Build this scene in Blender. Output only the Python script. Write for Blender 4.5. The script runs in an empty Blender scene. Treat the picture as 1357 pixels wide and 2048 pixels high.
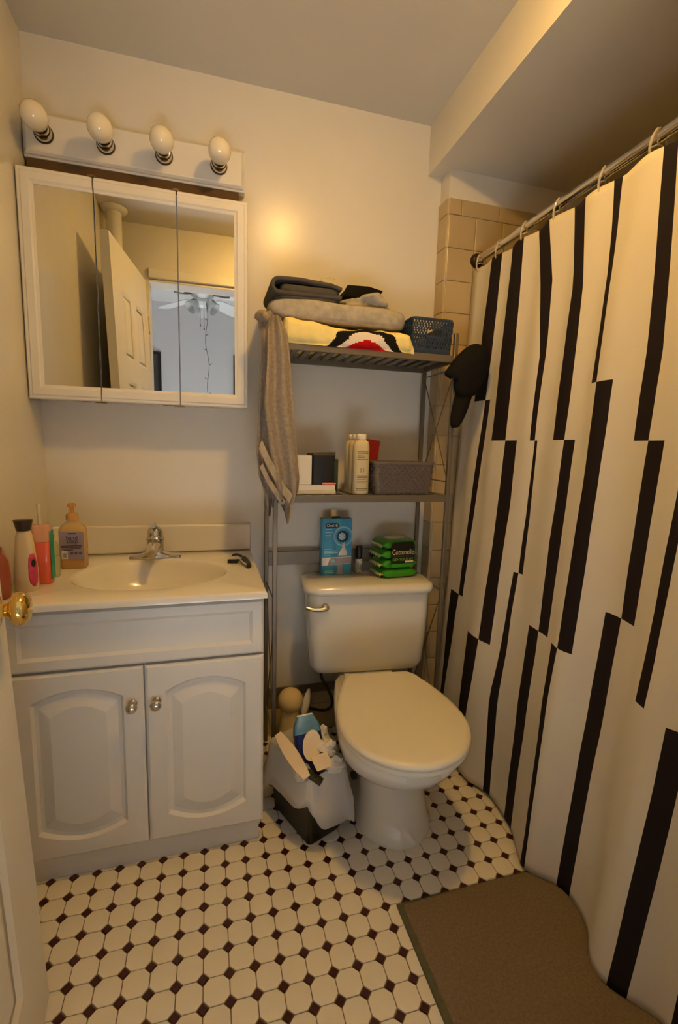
import bpy, bmesh, math, random
import numpy as np
from mathutils import Vector, Matrix, noise as mnoise

random.seed(4)
scene = bpy.context.scene
C = scene.collection
PI = math.pi

# ------------------------------------------------------------------ camera
cam_d = bpy.data.cameras.new('camera'); cam = bpy.data.objects.new('camera', cam_d); C.objects.link(cam)
F_PX = 927.3
YAW, PITCH, ROLL = 0.2746, -0.1365, 0.0260
cam_d.sensor_fit = 'VERTICAL'; cam_d.sensor_height = 24.0
cam_d.lens = F_PX / 2048 * 24.0
cam_d.clip_start = 0.02; cam_d.clip_end = 50
fw = Vector((math.sin(YAW)*math.cos(PITCH), math.cos(YAW)*math.cos(PITCH), math.sin(PITCH)))
rt = Vector((math.cos(YAW), -math.sin(YAW), 0)); upv = rt.cross(fw)
r2 = math.cos(ROLL)*rt + math.sin(ROLL)*upv
u2 = -math.sin(ROLL)*rt + math.cos(ROLL)*upv
M3 = Matrix((r2, u2, -fw)).transposed()
cam.matrix_world = Matrix.Translation((0.4897, -1.6322, 1.0820)) @ M3.to_4x4()
scene.camera = cam

# ------------------------------------------------------------------ light and exposure
scene.view_settings.view_transform = 'Standard'
scene.view_settings.look = 'None'
scene.view_settings.gamma = 1.0
scene.view_settings.exposure = 0.0
scene.view_settings.use_curve_mapping = False
world = bpy.data.worlds.new('world'); scene.world = world
world.use_nodes = True
world.node_tree.nodes['Background'].inputs[0].default_value = (0.75, 0.86, 1.0, 1)
world.node_tree.nodes['Background'].inputs[1].default_value = 1.0
# low sun falling through the bedroom window; its patch on the pale carpet lights the doorway
sun = bpy.data.lights.new('sun', 'SUN'); sun.energy = 68; sun.angle = math.radians(.6); sun.color = (0.97, 0.98, 1.0)
suno = bpy.data.objects.new('sun', sun); C.objects.link(suno); suno.location = (5, -2.8, 4)
suno.rotation_euler = Vector((-math.cos(math.radians(37)), 0, -math.sin(math.radians(37)))).to_track_quat('-Z', 'Y').to_euler()
LAMP = Vector((0.85, -0.90, 2.175)); LAMP_STRENGTH = 690; LAMP_COL = (1.0, 0.56, 0.13)

# ------------------------------------------------------------------ materials
def srgb(r, g, b):
    def f(c):
        c /= 255.0
        return c/12.92 if c <= .04045 else ((c+.055)/1.055)**2.4
    return (f(r), f(g), f(b), 1)
MATS = {}
def mat(name, col, rough=.5, metal=0.0, spec=.5, var=0.0, vscale=20, bump=0.0, bscale=200, trans=0.0, alpha=1.0,
        emit=None, estr=0, coat=0.0, ior=1.45, sheen=0.0, subs=0.0):
    m = bpy.data.materials.new(name); m.use_nodes = True
    nt = m.node_tree; b = nt.nodes['Principled BSDF']
    if len(col) == 3: col = (*col, 1)
    b.inputs['Base Color'].default_value = col
    b.inputs['Roughness'].default_value = rough
    b.inputs['Metallic'].default_value = metal
    b.inputs['Specular IOR Level'].default_value = spec
    b.inputs['Transmission Weight'].default_value = trans
    b.inputs['Alpha'].default_value = alpha
    b.inputs['Coat Weight'].default_value = coat
    b.inputs['IOR'].default_value = ior
    b.inputs['Sheen Weight'].default_value = sheen
    if emit: b.inputs['Emission Color'].default_value = (*emit, 1); b.inputs['Emission Strength'].default_value = estr
    if var or bump:
        tc = nt.nodes.new('ShaderNodeTexCoord')
    if var:
        n = nt.nodes.new('ShaderNodeTexNoise'); n.inputs['Scale'].default_value = vscale; n.inputs['Detail'].default_value = 5
        nt.links.new(tc.outputs['Object'], n.inputs['Vector'])
        r = nt.nodes.new('ShaderNodeValToRGB')
        r.color_ramp.elements[0].position = .3; r.color_ramp.elements[1].position = .7
        r.color_ramp.elements[0].color = (*[max(0, c*(1-var)) for c in col[:3]], 1)
        r.color_ramp.elements[1].color = (*[min(1, c*(1+var*.6)) for c in col[:3]], 1)
        nt.links.new(n.outputs['Fac'], r.inputs['Fac']); nt.links.new(r.outputs['Color'], b.inputs['Base Color'])
    if bump:
        n2 = nt.nodes.new('ShaderNodeTexNoise'); n2.inputs['Scale'].default_value = bscale; n2.inputs['Detail'].default_value = 3
        nt.links.new(tc.outputs['Object'], n2.inputs['Vector'])
        bp = nt.nodes.new('ShaderNodeBump'); bp.inputs['Strength'].default_value = bump; bp.inputs['Distance'].default_value = .002
        nt.links.new(n2.outputs['Fac'], bp.inputs['Height']); nt.links.new(bp.outputs['Normal'], b.inputs['Normal'])
    MATS[name] = m
    return m

wall_m = mat('wall_paint', (.74, .71, .64), .27, spec=.5, var=.04, vscale=3, bump=.12, bscale=60)
ceil_m = mat('ceiling_paint', (.66, .63, .56), .6, spec=.3, var=.03, vscale=3)
bedwall_m = mat('bedroom_paint', (.68, .67, .68), .6, spec=.3)
bedceil_m = mat('bedroom_ceiling_paint', (.84, .84, .85), .7, spec=.2)
grout_m = mat('grout', srgb(128, 112, 84), .9, spec=.2, var=.25, vscale=30)
oct_m = mat('octagon_tile_glaze', (.76, .71, .60), .32, spec=.5, var=.05, vscale=9)
dot_m = mat('maroon_tile_glaze', srgb(62, 24, 27), .32, spec=.5, var=.12, vscale=30)
walltile_m = mat('beige_wall_tile', srgb(186, 166, 128), .28, spec=.5, var=.04, vscale=8)
wgrout_m = mat('wall_grout', srgb(206, 190, 160), .8)
white_m = mat('white_lacquer', (.76, .74, .69), .38, spec=.45, var=.03, vscale=5)
doorp_m = mat('door_paint', (.76, .73, .64), .42, spec=.4, var=.03, vscale=4)
marble_m = mat('cultured_marble', (.78, .75, .68), .18, spec=.5, coat=.3)
porc_m = mat('porcelain', (.77, .75, .68), .14, spec=.5, coat=.4)
plastic_seat_m = mat('seat_plastic', (.76, .71, .58), .3, spec=.5)
chrome_m = mat('chrome', (.62, .60, .56), .12, metal=1)
nickel_m = mat('brushed_nickel', (.55, .5, .42), .25, metal=1)
brass_m = mat('brass', (.83, .58, .18), .12, metal=1)
darkbrass_m = mat('aged_brass', (.30, .22, .1), .35, metal=1)
mirror_m = mat('mirror_silver', (.86, .87, .84), .004, metal=1)
rack_m = mat('rack_pewter', srgb(120, 112, 100), .38, metal=.55, var=.06, vscale=30)
black_m = mat('black_plastic', (.012, .011, .012), .35)
blackcloth_m = mat('black_cloth', (.010, .009, .009), .95, spec=.15, bump=.3, bscale=500)
bronze_m = mat('dark_bronze', (.03, .018, .01), .35, metal=.4)
seam_m = mat('dark_gap', (.02, .017, .012), .8)
bulb_m = mat('opal_bulb_glass', (.84, .78, .63), .08, spec=.6, coat=.6)
brown_m = mat('shadow_brown_board', srgb(92, 70, 48), .7, var=.1)  # dark tone includes the shadow in the gap below the light bar
rubber_m = mat('dark_rubber', (.03, .03, .03), .6)
curtain_w = mat('curtain_white_cloth', (.67, .63, .55), .75, spec=.2, bump=.1, bscale=700)
curtain_k = mat('curtain_black_print', (.016, .012, .016), .8, spec=.15)
mat_m = mat('mat_pile', srgb(122, 106, 86), .98, spec=.1, var=.18, vscale=180, bump=1.0, bscale=420)
matedge_m = mat('mat_binding', srgb(92, 92, 74), .95, spec=.1, var=.15, vscale=90)
towel_m = mat('grey_terry', srgb(158, 146, 132), .98, spec=.1, var=.2, vscale=120, bump=.9, bscale=600)
towelband_m = mat('towel_woven_band', srgb(172, 160, 140), .9, spec=.1, var=.08, vscale=60)
greyfleece_m = mat('heather_grey_fleece', srgb(168, 162, 150), .98, spec=.1, var=.18, vscale=55, bump=.4, bscale=500)
charcoal_m = mat('charcoal_fabric', srgb(78, 76, 74), .9, spec=.15, var=.12, vscale=60)
cream_m = mat('cream_fleece', srgb(240, 222, 150), .98, spec=.1, var=.06, vscale=40, bump=.4, bscale=400)
red_m = mat('red_fleece', srgb(190, 22, 24), .95, spec=.1)
offwhite_m = mat('off_white_fleece', srgb(225, 215, 200), .95, spec=.1)
navy_m = mat('navy_plastic', srgb(38, 56, 84), .45)
greybasket_m = mat('grey_plastic', srgb(104, 94, 86), .5)
clear_m = mat('clear_plastic', (.9, .86, .78), .08, spec=.7, alpha=.4)
clearring_m = mat('clear_ring_plastic', (.8, .76, .68), .06, spec=.7, alpha=.38)
paper_m = mat('white_paper', (.78, .75, .68), .85, spec=.15, var=.05, vscale=40)
card_m = mat('white_card', (.74, .70, .60), .7, spec=.2)
peach_m = mat('peach_card', srgb(232, 214, 188), .8, spec=.15)
liner_m = mat('bin_liner_film', (.78, .76, .72), .3, spec=.4, alpha=.72)
chain_m = mat('grey_wire', (.2, .2, .21), .6)
fan_m = mat('fan_white', (.86, .9, .92), .4)
frost_m = mat('frosted_glass', (.72, .74, .74), .3, alpha=.9)
carpet_m = mat('pale_carpet', (.74, .73, .71), .95, spec=.1, var=.06, vscale=30)
greenlabel_m = mat('green_label', srgb(20, 150, 120), .5)

# ------------------------------------------------------------------ geometry helpers
ORG = {}
class MB:
    def __init__(s): s.v = []; s.f = []; s.mi = []
    def add(s, vs, fs, mi=0):
        o = len(s.v); s.v += [Vector(p) for p in vs]
        for f in fs: s.f.append([o+i for i in f]); s.mi.append(mi)
        return s
    def box(s, x0, x1, y0, y1, z0, z1, mi=0):
        return s.add([(x0,y0,z0),(x1,y0,z0),(x1,y1,z0),(x0,y1,z0),(x0,y0,z1),(x1,y0,z1),(x1,y1,z1),(x0,y1,z1)],
              [(0,3,2,1),(4,5,6,7),(0,1,5,4),(1,2,6,5),(2,3,7,6),(3,0,4,7)], mi)
    def obox(s, c, size, m3, mi=0):
        c = Vector(c); hx, hy, hz = [k/2 for k in size]
        vs = [c + m3 @ Vector((x, y, z)) for z in (-hz, hz) for x, y in ((-hx,-hy),(hx,-hy),(hx,hy),(-hx,hy))]
        return s.add(vs, [(0,3,2,1),(4,5,6,7),(0,1,5,4),(1,2,6,5),(2,3,7,6),(3,0,4,7)], mi)
    def bar(s, p0, p1, w, h=None, up=(0,0,1), mi=0):
        p0, p1 = Vector(p0), Vector(p1); h = h or w
        d = (p1-p0); L = d.length; d.normalize(); u = Vector(up)
        if abs(d.dot(u)) > .95: u = Vector((1,0,0))
        x = d.cross(u).normalized(); z = x.cross(d)
        return s.obox((p0+p1)/2, (w, L, h), Matrix((x, d, z)).transposed(), mi)
    def tube(s, pts, r, n=10, cap=True, mi=0, closed=False):
        pts = [Vector(p) for p in pts]; rs = r if isinstance(r, (list, tuple)) else [r]*len(pts)
        loops = []; prev = None
        for i, p in enumerate(pts):
            a = pts[i-1] if (i > 0 or closed) else p
            b = pts[(i+1) % len(pts)] if (i < len(pts)-1 or closed) else p
            t = (b-a).normalized()
            if prev is None:
                k = Vector((0,0,1)) if abs(t.z) < .9 else Vector((1,0,0))
                x = t.cross(k).normalized()
            else:
                x = (prev - t*prev.dot(t)).normalized()
            prev = x; y = t.cross(x)
            loops.append([p + rs[i]*(math.cos(2*PI*j/n)*x + math.sin(2*PI*j/n)*y) for j in range(n)])
        return s.loft(loops, cap and not closed, cap and not closed, mi, ring=closed)
    def loft(s, loops, cap0=True, cap1=True, mi=0, closed=True, ring=False):
        n = len(loops[0]); o = len(s.v)
        for l in loops: s.v += [Vector(p) for p in l]
        R = len(loops)
        for i in range(R if ring else R-1):
            a = o+i*n; b = o+((i+1) % R)*n
            for j in range(n if closed else n-1):
                k = (j+1) % n
                s.f.append([a+j, a+k, b+k, b+j]); s.mi.append(mi)
        if cap0: s.f.append([o+j for j in range(n)][::-1]); s.mi.append(mi)
        if cap1: s.f.append([o+(R-1)*n+j for j in range(n)]); s.mi.append(mi)
        return s
    def lathe(s, c, prof, n=28, axis=(0,0,1), mi=0, cap0=True, cap1=True):
        c = Vector(c); z = Vector(axis).normalized()
        k = Vector((1,0,0)) if abs(z.x) < .9 else Vector((0,1,0))
        x = (k - z*k.dot(z)).normalized(); y = z.cross(x)
        loops = [[c + z*h + max(r, 1e-5)*(math.cos(2*PI*j/n)*x + math.sin(2*PI*j/n)*y) for j in range(n)] for r, h in prof]
        return s.loft(loops, cap0, cap1, mi)
    def grid(s, P, mi=0, mif=None):
        R = len(P); n = len(P[0]); o = len(s.v)
        for row in P: s.v += [Vector(p) for p in row]
        for i in range(R-1):
            for j in range(n-1):
                s.f.append([o+i*n+j, o+i*n+j+1, o+(i+1)*n+j+1, o+(i+1)*n+j]); s.mi.append(mif(i, j) if mif else mi)
        return s
    def xf(s, m):
        s.v = [m @ p for p in s.v]; return s
    def build(s, name, mats, parent=None, base=None, smooth=False, bevel=0, solid=0, subd=0, sharp=40, fix=True):
        if parent is not None: b = ORG[parent.name]
        else: b = Vector(base) if base is not None else Vector((0,0,0))
        me = bpy.data.meshes.new(name)
        me.from_pydata([tuple(p-b) for p in s.v], [], s.f)
        if not isinstance(mats, (list, tuple)): mats = [mats]
        for m in mats: me.materials.append(m)
        me.polygons.foreach_set('material_index', s.mi)
        if fix:
            bm = bmesh.new(); bm.from_mesh(me)
            bmesh.ops.recalc_face_normals(bm, faces=bm.faces); bm.to_mesh(me); bm.free()
        if smooth:
            me.polygons.foreach_set('use_smooth', [True]*len(me.polygons))
            me.set_sharp_from_angle(angle=math.radians(sharp))
        o = bpy.data.objects.new(name, me); C.objects.link(o)
        if parent is not None: o.parent = parent; ORG[o.name] = b
        else: o.location = b; ORG[o.name] = b
        if bevel:
            md = o.modifiers.new('bevel', 'BEVEL'); md.width = bevel; md.segments = 2; md.limit_method = 'ANGLE'; md.angle_limit = math.radians(35)
            me.polygons.foreach_set('use_smooth', [True]*len(me.polygons)); me.set_sharp_from_angle(angle=math.radians(sharp))
            md.harden_normals = False
        if solid:
            md = o.modifiers.new('solid', 'SOLIDIFY'); md.thickness = solid; md.offset = 0
        if subd:
            md = o.modifiers.new('sub', 'SUBSURF'); md.levels = subd; md.render_levels = subd
        return o
def tag(o, label=None, cat=None, group=None, kind=None):
    if label: o['label'] = label
    if cat: o['category'] = cat
    if group: o['group'] = group
    if kind: o['kind'] = kind
    return o
def thing(name, label, cat, base, group=None, rotz=0, local=False):
    o = bpy.data.objects.new(name, None); C.objects.link(o); o.empty_display_size = .05
    o.location = base; o.rotation_euler = (0, 0, rotz)
    ORG[o.name] = Vector((0,0,0)) if local else Vector(base)
    return tag(o, label, cat, group)
def text(s, m, parent, c, width, height, xa=(1,0,0), ya=(0,0,1), name='lettering', depth=.0004):
    cu = bpy.data.curves.new('t', 'FONT'); cu.body = s; cu.align_x = 'CENTER'; cu.align_y = 'CENTER'; cu.resolution_u = 3
    t = bpy.data.objects.new('t', cu); C.objects.link(t)
    bpy.context.view_layer.update()
    me = bpy.data.meshes.new_from_object(t.evaluated_get(bpy.context.evaluated_depsgraph_get()))
    bpy.data.objects.remove(t); bpy.data.curves.remove(cu)
    co = np.array([v.co[:] for v in me.vertices]); lo = co.min(0); hi = co.max(0)
    xa = Vector(xa).normalized(); ya = Vector(ya).normalized(); na = xa.cross(ya)
    b = ORG[parent.name]
    sx = width/(hi[0]-lo[0]); sy = height/(hi[1]-lo[1]); cx, cy = (lo[0]+hi[0])/2, (lo[1]+hi[1])/2
    for v in me.vertices:
        p = Vector(c) + xa*(v.co.x-cx)*sx + ya*(v.co.y-cy)*sy + na*depth
        v.co = p - b
    me.materials.clear(); me.materials.append(m); me.name = name
    o = bpy.data.objects.new(name, me); C.objects.link(o); o.parent = parent; ORG[o.name] = b
    return o
def rrect(cx, cy, w, d, r, z, n=6, sq=None):
    pts = []
    r = min(r, w/2-1e-4, d/2-1e-4)
    for qx, qy, a0 in ((1,1,0),(-1,1,PI/2),(-1,-1,PI),(1,-1,1.5*PI)):
        for k in range(n+1):
            a = a0 + PI/2*k/n
            pts.append(Vector((cx+qx*(w/2-r)+r*math.cos(a), cy+qy*(d/2-r)+r*math.sin(a), z)))
    return pts
def softbox(c, size, e=.35, n=16, amp=.004, freq=18, seed=0, rot=None, lump=None):
    """rounded soft volume: superellipsoid with folds"""
    m = MB(); c = Vector(c); rot = rot or Matrix.Identity(3)
    def sp(v, p): return math.copysign(abs(v)**p, v)
    loops = []
    nu = n*3; off = Vector((seed*3.1, seed*1.7, seed*.9))
    for i in range(n+1):
        a = -PI/2 + PI*i/n
        a = max(min(a, PI/2-1e-3), -PI/2+1e-3)
        loop = []
        for j in range(nu):
            b = 2*PI*j/nu
            p = Vector((sp(math.cos(a), e)*sp(math.cos(b), e)*size[0]/2, sp(math.cos(a), e)*sp(math.sin(b), e)*size[1]/2, sp(math.sin(a), e)*size[2]/2))
            dn = mnoise.noise(p*freq+off)*amp + mnoise.noise(p*freq*2.3+off)*amp*.4
            q = p + p.normalized()*dn
            if lump: q += lump(p)
            loop.append(c + rot @ q)
        loops.append(loop)
    return m.loft(loops)
def crumple(c, r, seed, amp=.35, sub=3, sc=(1,1,1)):
    bm = bmesh.new(); bmesh.ops.create_icosphere(bm, subdivisions=sub, radius=1)
    m = MB(); o = Vector((seed*2.3, seed, seed*.7))
    vs = []
    for v in bm.verts:
        k = 1 + amp*mnoise.noise(v.co*1.6+o) + amp*.8*abs(mnoise.noise(v.co*3.5+o)) - amp*.3
        vs.append(Vector(c) + Vector((v.co.x*sc[0], v.co.y*sc[1], v.co.z*sc[2]))*r*k)
    m.add(vs, [[v.index for v in f.verts] for f in bm.faces]); bm.free(); return m
def rotm(ax, a): return Matrix.Rotation(a, 3, ax)

# ------------------------------------------------------------------ the room shell
H = 2.196; XS = 1.244; ZS = 2.037; XP = 1.296; DP = 0.064; YF = -1.33; XR = 2.06
P = 0.0524; TX, TY = 0.1509, -0.5246
floor = tag(MB().box(-.12, XR+.12, YF-.12, .12, -.1, -.003).build('floor', grout_m), 'white octagon and maroon dot tile floor', kind='structure')
# tiles: each one a part; those hidden or far outside the view are joined
def oct_mesh():
    a = P/2-.0009; cc = .0122
    def ring(k, z):
        b = a-k; ct = cc - k*.4
        return [(b, -b+ct, z), (b, b-ct, z), (b-ct, b, z), (-b+ct, b, z), (-b, b-ct, z), (-b, -b+ct, z), (-b+ct, -b, z), (b-ct, -b, z)]
    m = MB().loft([ring(0, -.004), ring(0, -.0007), ring(.0009, 0)], False, True); return m
def dot_mesh():
    def ring(k, z): return [(k,0,z),(0,k,z),(-k,0,z),(0,-k,z)]
    return MB().loft([ring(.0106, -.004), ring(.0106, -.0007), ring(.0098, 0)], False, True)
def part_mesh(mb, name, m):
    me = bpy.data.meshes.new(name); me.from_pydata([tuple(v) for v in mb.v], [], mb.f); me.materials.append(m); return me
om = part_mesh(oct_mesh(), 'octagon_tile', oct_m); dm = part_mesh(dot_mesh(), 'maroon_tile', dot_m)
def vis(x, y):
    if y > -.40 and x < .66: return False
    if y > -.465 and x < .63: return False
    if y > -.33: return False
    if x > 1.32 or x < .12 or y < -1.10: return False
    if x < .20 and y < -.80: return False
    if x > .95 and y < -.79: return False
    if .93 < x < 1.10 and y > -.55: return False
    return True
rest_o, rest_d = MB(), MB(); om_b = oct_mesh(); dm_b = dot_mesh(); no = nd = 0
def fl_ok(x, y): return -.02 < x < 1.36 and YF-.1 < y < -.01
for i in range(-4, 26):
    for j in range(-17, 11):
        x, y = TX+(i+.5)*P, TY+(j+.5)*P
        if fl_ok(x, y):
            if vis(x, y):
                o = bpy.data.objects.new('octagon_tile', om); C.objects.link(o); o.parent = floor; o.location = (x, y, random.uniform(-.0003, .0003)); no += 1
            else: rest_o.add([v+Vector((x, y, 0)) for v in om_b.v], om_b.f)
        x, y = TX+i*P, TY+j*P
        if fl_ok(x, y):
            if vis(x, y):
                o = bpy.data.objects.new('maroon_tile', dm); C.objects.link(o); o.parent = floor; o.location = (x, y, random.uniform(-.0003, .0003)); nd += 1
            else: rest_d.add([v+Vector((x, y, 0)) for v in dm_b.v], dm_b.f)
print('TILES', no, nd)
tag(rest_o.build('octagon_tile_field', oct_m, floor, fix=False), kind='stuff')
tag(rest_d.build('maroon_tile_field', dot_m, floor, fix=False), kind='stuff')

def struct(name, mb, m, label, **k): return tag(mb.build(name, m, **k), label, kind='structure')
wall_back = struct('wall_back', MB().box(-.12, XR+.12, 0, .12, 0, H), wall_m, 'glossy off-white painted wall behind the toilet')
struct('wall_left', MB().box(-.12, 0, YF, 0, 0, H), wall_m, 'off-white wall left of the vanity')
wall_right = struct('wall_right', MB().box(XR, XR+.12, YF, 0, 0, H), walltile_m, 'far tub side wall behind the curtain')
DX0, DX1, DZ = .196, 1.06, 1.935
struct('wall_front', MB().box(-.12, DX0, YF-.12, YF, 0, H).box(DX1, XR+.12, YF-.12, YF, 0, H).box(DX0, DX1, YF-.12, YF, DZ, H), wall_m, 'off-white wall with the doorway, seen in the mirror')
struct('ceiling', MB().box(-.12, XR+.12, YF-.12, .12, H, H+.1), ceil_m, 'off-white painted ceiling')
struct('wall_soffit', MB().box(XS, XR, YF, 0, ZS, H), wall_m, 'dropped soffit above the bathtub')
tub_end = struct('wall_tub_end', MB().box(XP, XR, -DP, 0, 0, ZS), wall_m, 'end wall of the tub alcove with beige tiles')
# tiles on the tub end wall
def wtile(x0, x1, z0, z1, side=False):
    g = .0012; t = .006; b = .0018
    if side:
        f = lambda u, v, d: (XP-d, u, v); u0, u1 = x0, x1
    else:
        f = lambda u, v, d: (u, -DP-d, v); u0, u1 = x0, x1
    def ring(k, d): return [f(u0+g+k, z0+g+k, d), f(u1-g-k, z0+g+k, d), f(u1-g-k, z1-g-k, d), f(u0+g+k, z1-g-k, d)]
    o = MB().loft([ring(0, 0), ring(0, t-.001), ring(b, t)], False, True).build('wall_tile', walltile_m, tub_end)
    return o
ZT = 1.945; TW = .1078
xs_cap = [XP, 1.344, 1.494, 1.646, 1.8, 1.95]
for a, b in zip(xs_cap[:-1], xs_cap[1:]): wtile(a, b, ZT-.052, ZT)
wtile(-DP, -.001, ZT-.052, ZT, True)
z = ZT-.052; k = 0
while z > .02:
    z0 = max(z-TW, 0)
    x = XP; first = True
    while x < 1.72:
        x1 = 1.402 if first else x+TW
        wtile(x, x1, z0, z); x = x1; first = False
    wtile(-DP, -.001, z0, z, True)
    z = z0
# beige tile skirting behind the toilet
bb = struct('baseboard_back', MB().box(.62, XP-.001, -.006, 0, 0, .165), wgrout_m, 'low row of beige tiles behind the toilet')
x = .64
while x < 1.28:
    x1 = min(x+TW, XP-.002)
    for z0, z1 in ((.002, .110), (.110, .162)):
        def ring(k, d): return [(x+.001+k, -.006-d, z0+.001+k), (x1-.001-k, -.006-d, z0+.001+k), (x1-.001-k, -.006-d, z1-.001-k), (x+.001+k, -.006-d, z1-.001-k)]
        MB().loft([ring(0, 0), ring(0, .004), ring(.0015, .005)], False, True).build('wall_tile', walltile_m, bb)
    x = x1
# door casing on the bathroom side
tr = MB()
tr.box(DX1+.005, DX1+.065, YF+.0005, YF+.014, 0, DZ+.06).box(DX0, DX1+.005, YF+.0005, YF+.014, DZ+.004, DZ+.05)
tr.box(DX0, DX1, YF-.119, YF-.001, DZ-.012, DZ-.0005)
struct('trim_1', tr, white_m, 'white casing around the doorway', bevel=.003)

# open panelled door
hx, hy, lx, ly = .246, -1.322, .177, -.748
dl = math.hypot(lx-hx, ly-hy); da = math.atan2(ly-hy, lx-hx)
door = bpy.data.objects.new('door_1', None); C.objects.link(door); ORG['door_1'] = Vector((0,0,0))
door.location = (hx, hy, 0); door.rotation_euler = (-.034, 0, da)
tag(door, 'open cream six-panel door with brass knob', kind='structure')
DH = 1.925
# local: x from hinge to edge, -y faces the room, thickness +y
def door_leaf():
    m = MB(); m.box(0, dl, .006, .035, .012, DH)
    sx = [(.075, .225), (.295, .445)]; sz = [(.18, .62), (.76, 1.36), (1.46, 1.74)]
    # stiles and rails proud of the recessed field
    xs = [0, .075, .225, .295, .445, dl]; zs = [.012, .18, .62, .76, 1.36, 1.46, 1.74, DH]
    for i in range(5):
        for j in range(7):
            if i in (1, 3) and j in (1, 3, 5): continue
            m.box(xs[i], xs[i+1], 0, .0065, zs[j], zs[j+1])
    return m, sx, sz
m_, sx_, sz_ = door_leaf()
bm_door = m_.build('leaf', doorp_m, door)
for (a, b) in sx_:
    for (c0, c1) in sz_:
        def ring(k, d): return [(a+k, d, c0+k), (b-k, d, c0+k), (b-k, d, c1-k), (a+k, d, c1-k)]
        MB().loft([ring(0, .0), ring(.012, .006), ring(.022, .006), ring(.04, .0015)], False, True).build('panel', doorp_m, door)
kx, kz = dl-.066, .815
kn = MB().lathe((kx, 0, kz), [(.032,0),(.032,.004),(.026,.010),(.012,.013),(.0105,.022),(.016,.027),(.0255,.032),(.0275,.039),(.0255,.047),(.018,.053),(.006,.0555),(.001,.0556)], 32, (0,-1,0)).build('knob', brass_m, door, smooth=True, sharp=60)
MB().box(dl, dl+.0015, .008, .028, kz-.03, kz+.03).build('latch_plate', brass_m, door)
for hz in (.25, 1.7): MB().tube([(-.004, .0, hz-.045), (-.004, .0, hz+.045)], .006).build('hinge', brass_m, door)

# ------------------------------------------------------------------ bedroom beyond the doorway (seen in the mirror)
BY0, BY1, BX0, BX1, BH = YF-.12, -4.25, -1.7, 2.6, 2.62
struct('floor_bedroom', MB().box(BX0, BX1, BY1, BY0, -.1, -.002), carpet_m, 'pale carpet of the bedroom beyond the doorway')
struct('ceiling_bedroom', MB().box(BX0-.1, BX1+.1, BY1-.1, BY0, BH, BH+.1), bedceil_m, 'white bedroom ceiling seen in the mirror')
WY0, WY1, WZ0, WZ1 = -3.35, -2.2, 1.25, 2.12
struct('wall_bedroom_far', MB().box(BX0, BX1, BY1-.1, BY1, 0, BH), bedwall_m, 'pale grey bedroom wall seen in the mirror')
struct('wall_bedroom_left', MB().box(BX0-.1, BX0, BY1-.1, BY0, 0, BH), bedwall_m, 'pale grey bedroom side wall')
struct('wall_bedroom_right', MB().box(BX1, BX1+.1, BY1-.1, WY0, 0, BH).box(BX1, BX1+.1, WY1, BY0, 0, BH).box(BX1, BX1+.1, WY0, WY1, 0, WZ0).box(BX1, BX1+.1, WY0, WY1, WZ1, BH), bedwall_m, 'pale grey bedroom side wall with the window')
struct('wall_bedroom_near', MB().box(BX0, -.12, BY0-.02, BY0+.1, 0, BH).box(XR+.12, BX1, BY0-.02, BY0+.1, 0, BH).box(-.12, XR+.12, BY0-.001, BY0+.1, H+.1, BH), bedwall_m, 'bedroom side of the doorway wall')
wf = MB()
for a in (WY0, (WY0+WY1)/2-.02, WY1-.04): wf.box(BX1+.03, BX1+.07, a, a+.04, WZ0, WZ1)
for b in (WZ0, WZ1-.04): wf.box(BX1+.031, BX1+.069, WY0, WY1, b, b+.04)
struct('window_1', wf, white_m, 'white framed bedroom window')

# ceiling fan
FX, FY, FZ = .45, -3.0, 2.33
fan = thing('ceiling_fan', 'white ceiling fan with frosted lamp shades, reflected in the mirror', 'ceiling fan', (FX, FY, FZ))
MB().lathe((FX, FY, FZ), [(.02,-.06),(.045,-.055),(.06,-.03),(.05,0),(.09,.02),(.105,.05),(.10,.09),(.06,.11),(.02,.12),(.014,.14),(.014,BH-FZ-.04),(.06,BH-FZ-.03),(.065,BH-FZ)], 32).build('motor_housing', fan_m, fan, smooth=True)
for k in range(5):
    a = math.radians(234+72*k)
    d = Vector((math.cos(a), math.sin(a), 0)); s_ = Vector((-d.y, d.x, 0))
    pts = []
    for t, w in ((.17,.05),(.26,.066),(.45,.078),(.58,.076),(.625,.055),(.64,.02)):
        pts.append((t, w))
    outl = [(t, w) for t, w in pts] + [(t, -w) for t, w in pts[::-1]]
    b_ = [Vector((FX, FY, FZ+.025)) + d*t + s_*w + Vector((0, 0, w*.2)) for t, w in outl]
    MB().loft([b_, [p+Vector((0,0,.007)) for p in b_]]).build('blade', fan_m, fan)
    MB().tube([Vector((FX,FY,FZ+.04))+d*.08, Vector((FX,FY,FZ+.03))+d*.14+s_*.012, Vector((FX,FY,FZ+.02))+d*.2, Vector((FX,FY,FZ+.021))+d*.24], .009, 8).build('blade_arm', chain_m, fan, smooth=True)
for k in range(3):
    a = math.radians(120*k+30)
    ax = Vector((math.cos(a)*.75, math.sin(a)*.75, -.66)).normalized()
    b_ = Vector((FX, FY, FZ-.02)) + Vector((math.cos(a), math.sin(a), 0))*.035
    MB().lathe(b_, [(.02,0),(.022,.02),(.04,.05),(.05,.085),(.056,.11),(.054,.11),(.046,.08),(.02,.03)], 24, ax, cap1=False).build('lamp_shade', frost_m, fan, smooth=True)
for dx, L in ((-.02, .17), (.012, .2)):
    MB().tube([(FX+dx, FY+.03, FZ-.05), (FX+dx, FY+.03, FZ-.05-L)], .0022, 6).lathe((FX+dx, FY+.03, FZ-.06-L), [(.004,0),(.006,.01),(.003,.02)], 8).build('pull_chain', chain_m, fan)
pts = []
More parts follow.
